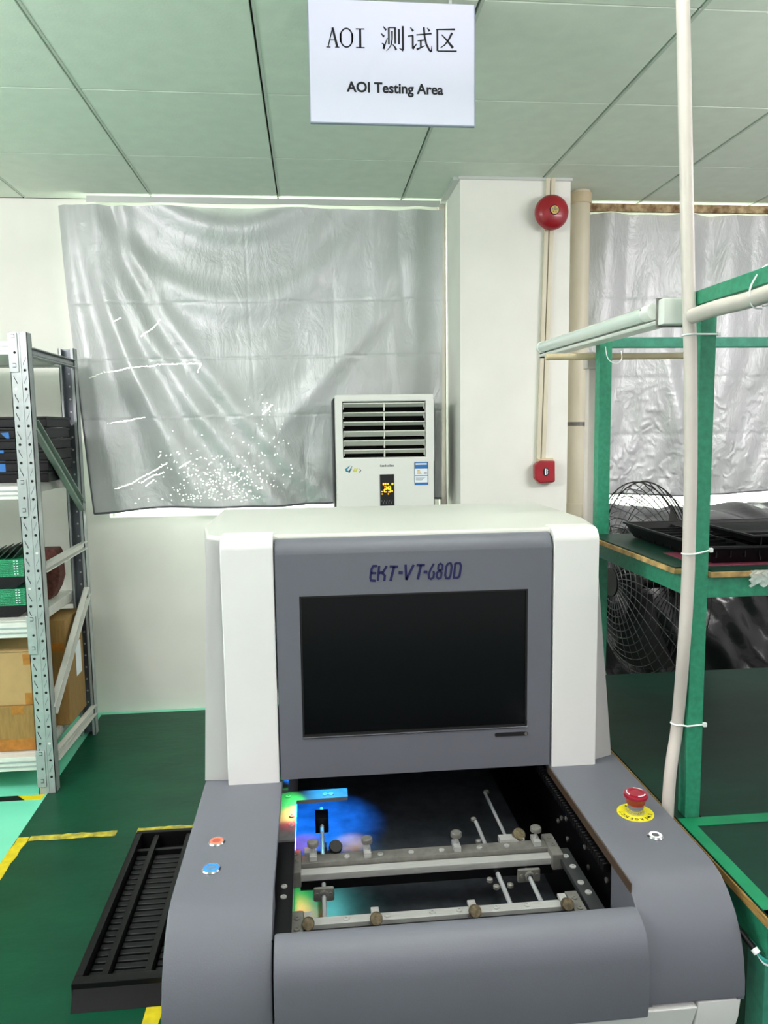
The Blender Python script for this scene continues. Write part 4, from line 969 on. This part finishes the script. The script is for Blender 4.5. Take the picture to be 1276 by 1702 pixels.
# PVC pipes
def smooth_path(P, n=10):
    out = []; P = [Vector(p) for p in P]
    for i in range(len(P)-1):
        p0 = P[max(i-1, 0)]; p1 = P[i]; p2 = P[i+1]; p3 = P[min(i+2, len(P)-1)]
        for k in range(n):
            t = k/n; out.append(.5*((2*p1)+(-p0+p2)*t+(2*p0-5*p1+4*p2-p3)*t*t+(-p0+3*p1-3*p2+p3)*t**3))
    out.append(P[-1]); return out
vp = [(.672, 1.378, 0.004), (.684, 1.375, .4), (.686, 1.372, .79), (.6985, 1.368, .94), (.7055, 1.366, 1.11), (.7085, 1.365, 1.23), (.7075, 1.364, 1.36), (.7055, 1.363, 1.47), (.6985, 1.362, 1.64), (.692, 1.362, 1.745), (.684, 1.362, 1.89), (.664, 1.362, 2.26), (.64, 1.362, CZ)]
vp = [(x-.004, y-.024, z) if z > .95 else ((x-.004)*1.022, (y-.024)*1.022, z) for x, y, z in vp]
vp[:3] = [(.6866, 1.358, .004), (.6866, 1.358, .4), (.6885, 1.36, .79)]
tag(MB().tube(smooth_path(vp, 6), .0118, 20).build('conduit_pipe', m_pvc), 'tall white plastic pipe tied upright to the front workbench post', 'pipe')
hp = [(.690, 1.325, 1.722), (.692, 1.25, 1.724), (.700, 1.17, 1.724), (.706, 1.05, 1.728), (.708, .8, 1.727), (.706, .45, 1.727)]
tag(MB().tube(smooth_path(hp, 6), .0136, 20).build('conduit_pipe', m_pvc), 'white plastic pipe slung under the green top arm of the workbench', 'pipe')
rp_ = [(.60, 1.9, 1.703), (.9, 1.9, 1.704), (1.0, 1.9, 1.705)]
tag(MB().tube(rp_, .0085, 16).build('conduit_pipe', m_pvcold), 'thin stained cream pipe running just below the rear top rail of the bench', 'pipe')
TK = thing('cable_trunking', (.738, 1.93, .753), 'white square cable trunking standing behind the rear bench upright', 'trunking')
mb = MB().box(.722, .748, 1.92, 1.946, .753, 1.69, 0, .002); mb.build('duct', m_pvc, TK)
mb = MB().box(.716, .754, 1.914, 1.95, 1.674, 1.716, 0, .003); mb.box(.752, .766, 1.918, 1.946, 1.69, 1.712, 0, .002); mb.build('tee_fitting', m_pvc, TK)
# ties
def tie(z, px, py, lab):
    r = .0126; P = [(px+r*cos(radians(a)), py+r*sin(radians(a))) for a in (130, 160, 190, 220, 250, 280)]+([(.7200, 1.3535)] if py > 1.36 else [])+[(.7540, 1.3535), (.7540, 1.3875), (.7200, 1.3875)]
    Q = []
    for a, b in zip(P, P[1:]+P[:1]):
        for k in range(4): t = k/4; Q.append((a[0]+(b[0]-a[0])*t, a[1]+(b[1]-a[1])*t, z+.05*(a[0]+(b[0]-a[0])*t-px)))
    mb = MB().tube(Q, .0017, 8, closed=True); mb.box(.7505, .7575, 1.348, 1.3545, z-.001, z+.007, 0, .001)
    tag(mb.build('cable_tie', m_tie), lab, 'cable tie', 'white ties holding the pipe to the upright')
tie(1.286, .7045, 1.340, 'white cable tie round pipe and upright at shelf height')
tie(.940, .7098, 1.3735, 'white cable tie round pipe and upright below the shelf')
tie(1.690, .691, 1.338, 'white cable tie round pipe and upright just under the lamp end')
mb = MB().tube(smooth_path([(.712, 1.15, 1.712), (.722, 1.148, 1.715), (.733, 1.148, 1.745), (.733, 1.148, 1.772), (.712, 1.148, 1.772), (.690, 1.148, 1.740), (.694, 1.148, 1.712), (.712, 1.15, 1.708)], 6), .0014, 6)
tag(mb.build('string_tie', m_tie), 'white string tying the slung pipe to the green top arm', 'string')
mb = MB().tube(smooth_path([(.733, 1.84, 1.722), (.735, 1.835, 1.70), (.742, 1.835, 1.688), (.757, 1.835, 1.680), (.768, 1.835, 1.684), (.776, 1.84, 1.695), (.778, 1.85, 1.712)], 6), .0011, 6)
tag(mb.build('wire_loop', m_tie), 'thin white wire loop hanging at the head of the rear bench upright', 'wire')
# connector cable at bottom right
CB = thing('cable_lead', (.70, 1.05, .70), 'teal and white cable with black connector hanging by the bench leg', 'cable')
MB().tube([(.678, 1.085, .705), (.690, 1.064, .688)], .005, 12).build('connector', m_black, CB)
MB().tube([(.690, 1.064, .688), (.693, 1.058, .683)], .006, 12).build('white_sleeve', m_tie, CB)
for k, m_ in enumerate((m_tealw, m_tealw, m_tie)):
    MB().tube(smooth_path([(.693, 1.058, .683), (.70, 1.05, .678-.003*k), (.715, 1.047, .676-.004*k), (.74, 1.046, .678-.004*k), (.80, 1.046, .68-.004*k)], 6), .0022, 8).build('wire', m_, CB)
mb = MB().box(.712, .80, 1.026, 1.046, .7492, .7502); tag(mb.build('paper_slip', m_lwhite), 'white paper slip at the front corner of the workbench', 'paper')

# ------------------------------------------------------------------ fan
FN = thing('floor_fan', (1.2, 2.52, 0), 'large black wire caged floor fan behind the workbench', 'fan')
fc = Vector((1.155, 2.50, .985)); fa = Vector((-.995, -.08, 0)).normalized(); fu = Vector((0, 0, 1)); fv = fa.cross(fu).normalized(); FR_ = .345
def fp(r, a, h): return fc+fa*h+r*(cos(a)*fv+sin(a)*fu)
def dome(r): return .03+.095*(1-(r/FR_)**2.4)
wf = MB()
for k in range(14): 
    r = FR_*(k+1)/14; wf.tube([fp(r, 2*pi*i/56, dome(r)) for i in range(56)], .0016, 4, closed=True)
for k in range(34):
    a = 2*pi*k/34; wf.tube([fp(FR_*(.12+.88*t_/9), a+.55*(t_/9), dome(FR_*(.12+.88*t_/9))) for t_ in range(10)], .0016, 4)
wf.build('front_guard', m_wireg, FN)
MB().lathe([(.05, 0), (.05, .006), (0, .007)], fc+fa*.125, fa, 24).build('guard_badge', m_black, FN)
wb = MB()
for r, h in ((.345, 0), (.345, .03), (.30, -.06), (.2, -.11), (.1, -.125)): wb.tube([fp(r, 2*pi*i/56, h) for i in range(56)], .0026 if r > .34 else .0015, 5, closed=True)
for k in range(44):
    a = 2*pi*k/44; wb.tube([fp(FR_*(.15+.85*t_/9), a-.4*(t_/9), -.125*(1-((.15+.85*t_/9))**2.6)) for t_ in range(10)], .0018, 4)
wb.build('rear_guard', m_wire, FN)
MB().lathe([(.02, -.24), (.075, -.22), (.085, -.16), (.08, -.13), (.03, -.12), (.03, .02), (.0, .022)], fc, fa, 28).build('motor', m_black, FN)
for k in range(3):
    a0 = 2*pi*k/3+.4; bl = MB()
    bl.grid(lambda u, v: fp(.05+.26*u, a0+(v-.5)*(.45+.55*u), .02+.035*(v-.5)*2), 8, 6); bl.grid(lambda u, v: fp(.05+.26*u, a0+(v-.5)*(.45+.55*u), .017+.035*(v-.5)*2), 8, 6)
    bl.build('blade', m_black, FN)
MB().tube([tuple(fc-fa*.17-fu*.05), (fc.x+.17, fc.y+.014, .04)], .02, 16).build('pole', m_black, FN)
MB().lathe([(.21, 0), (.215, .01), (.2, .03), (.04, .05), (.03, .06), (0, .06)], (fc.x+.17, fc.y+.014, .004), (0, 0, 1), 40).build('base', m_black, FN)

# ------------------------------------------------------------------ black plastic sheeting
def sheet(u, v):
    # v 0 top back edge .. 1 floor front ; draped over a long low crate
    if v < .3: t = v/.3; y = 3.75-.75*t; z = 1.095+.012*sin(u*20+t*5)+.02*g(t, .4, .3)
    else: t = (v-.3)/.7; y = 3.0-.10*t-.03*sin(u*24+2*t)*t; z = 1.095-1.085*t
    x0 = 1.20+max(0, y-3)*.40; x = x0+(3.54-x0)*u
    y += .020*sin(x*7+z*9)+.014*sin(x*19-z*13)+.008*sin(x*41+z*29); z += (.012*sin(x*13+y*7)+.006*sin(x*31)) if v < .5 else 0
    return (x, y, max(z, .008))
mb = MB().grid(sheet, 150, 110)
def side(u, v):
    y = 2.98+.76*u; z = 1.09*(1-v)+.008; x = 1.20+max(0, y-3)*.40-.02*v+.016*sin(y*12+z*8)+.008*sin(z*23+y*31)
    return (x, y, z)
mb.grid(side, 40, 50)
tag(mb.build('plastic_sheet', m_sheet, smooth=60), 'black plastic sheeting draped over goods behind the workbench', 'plastic sheet')
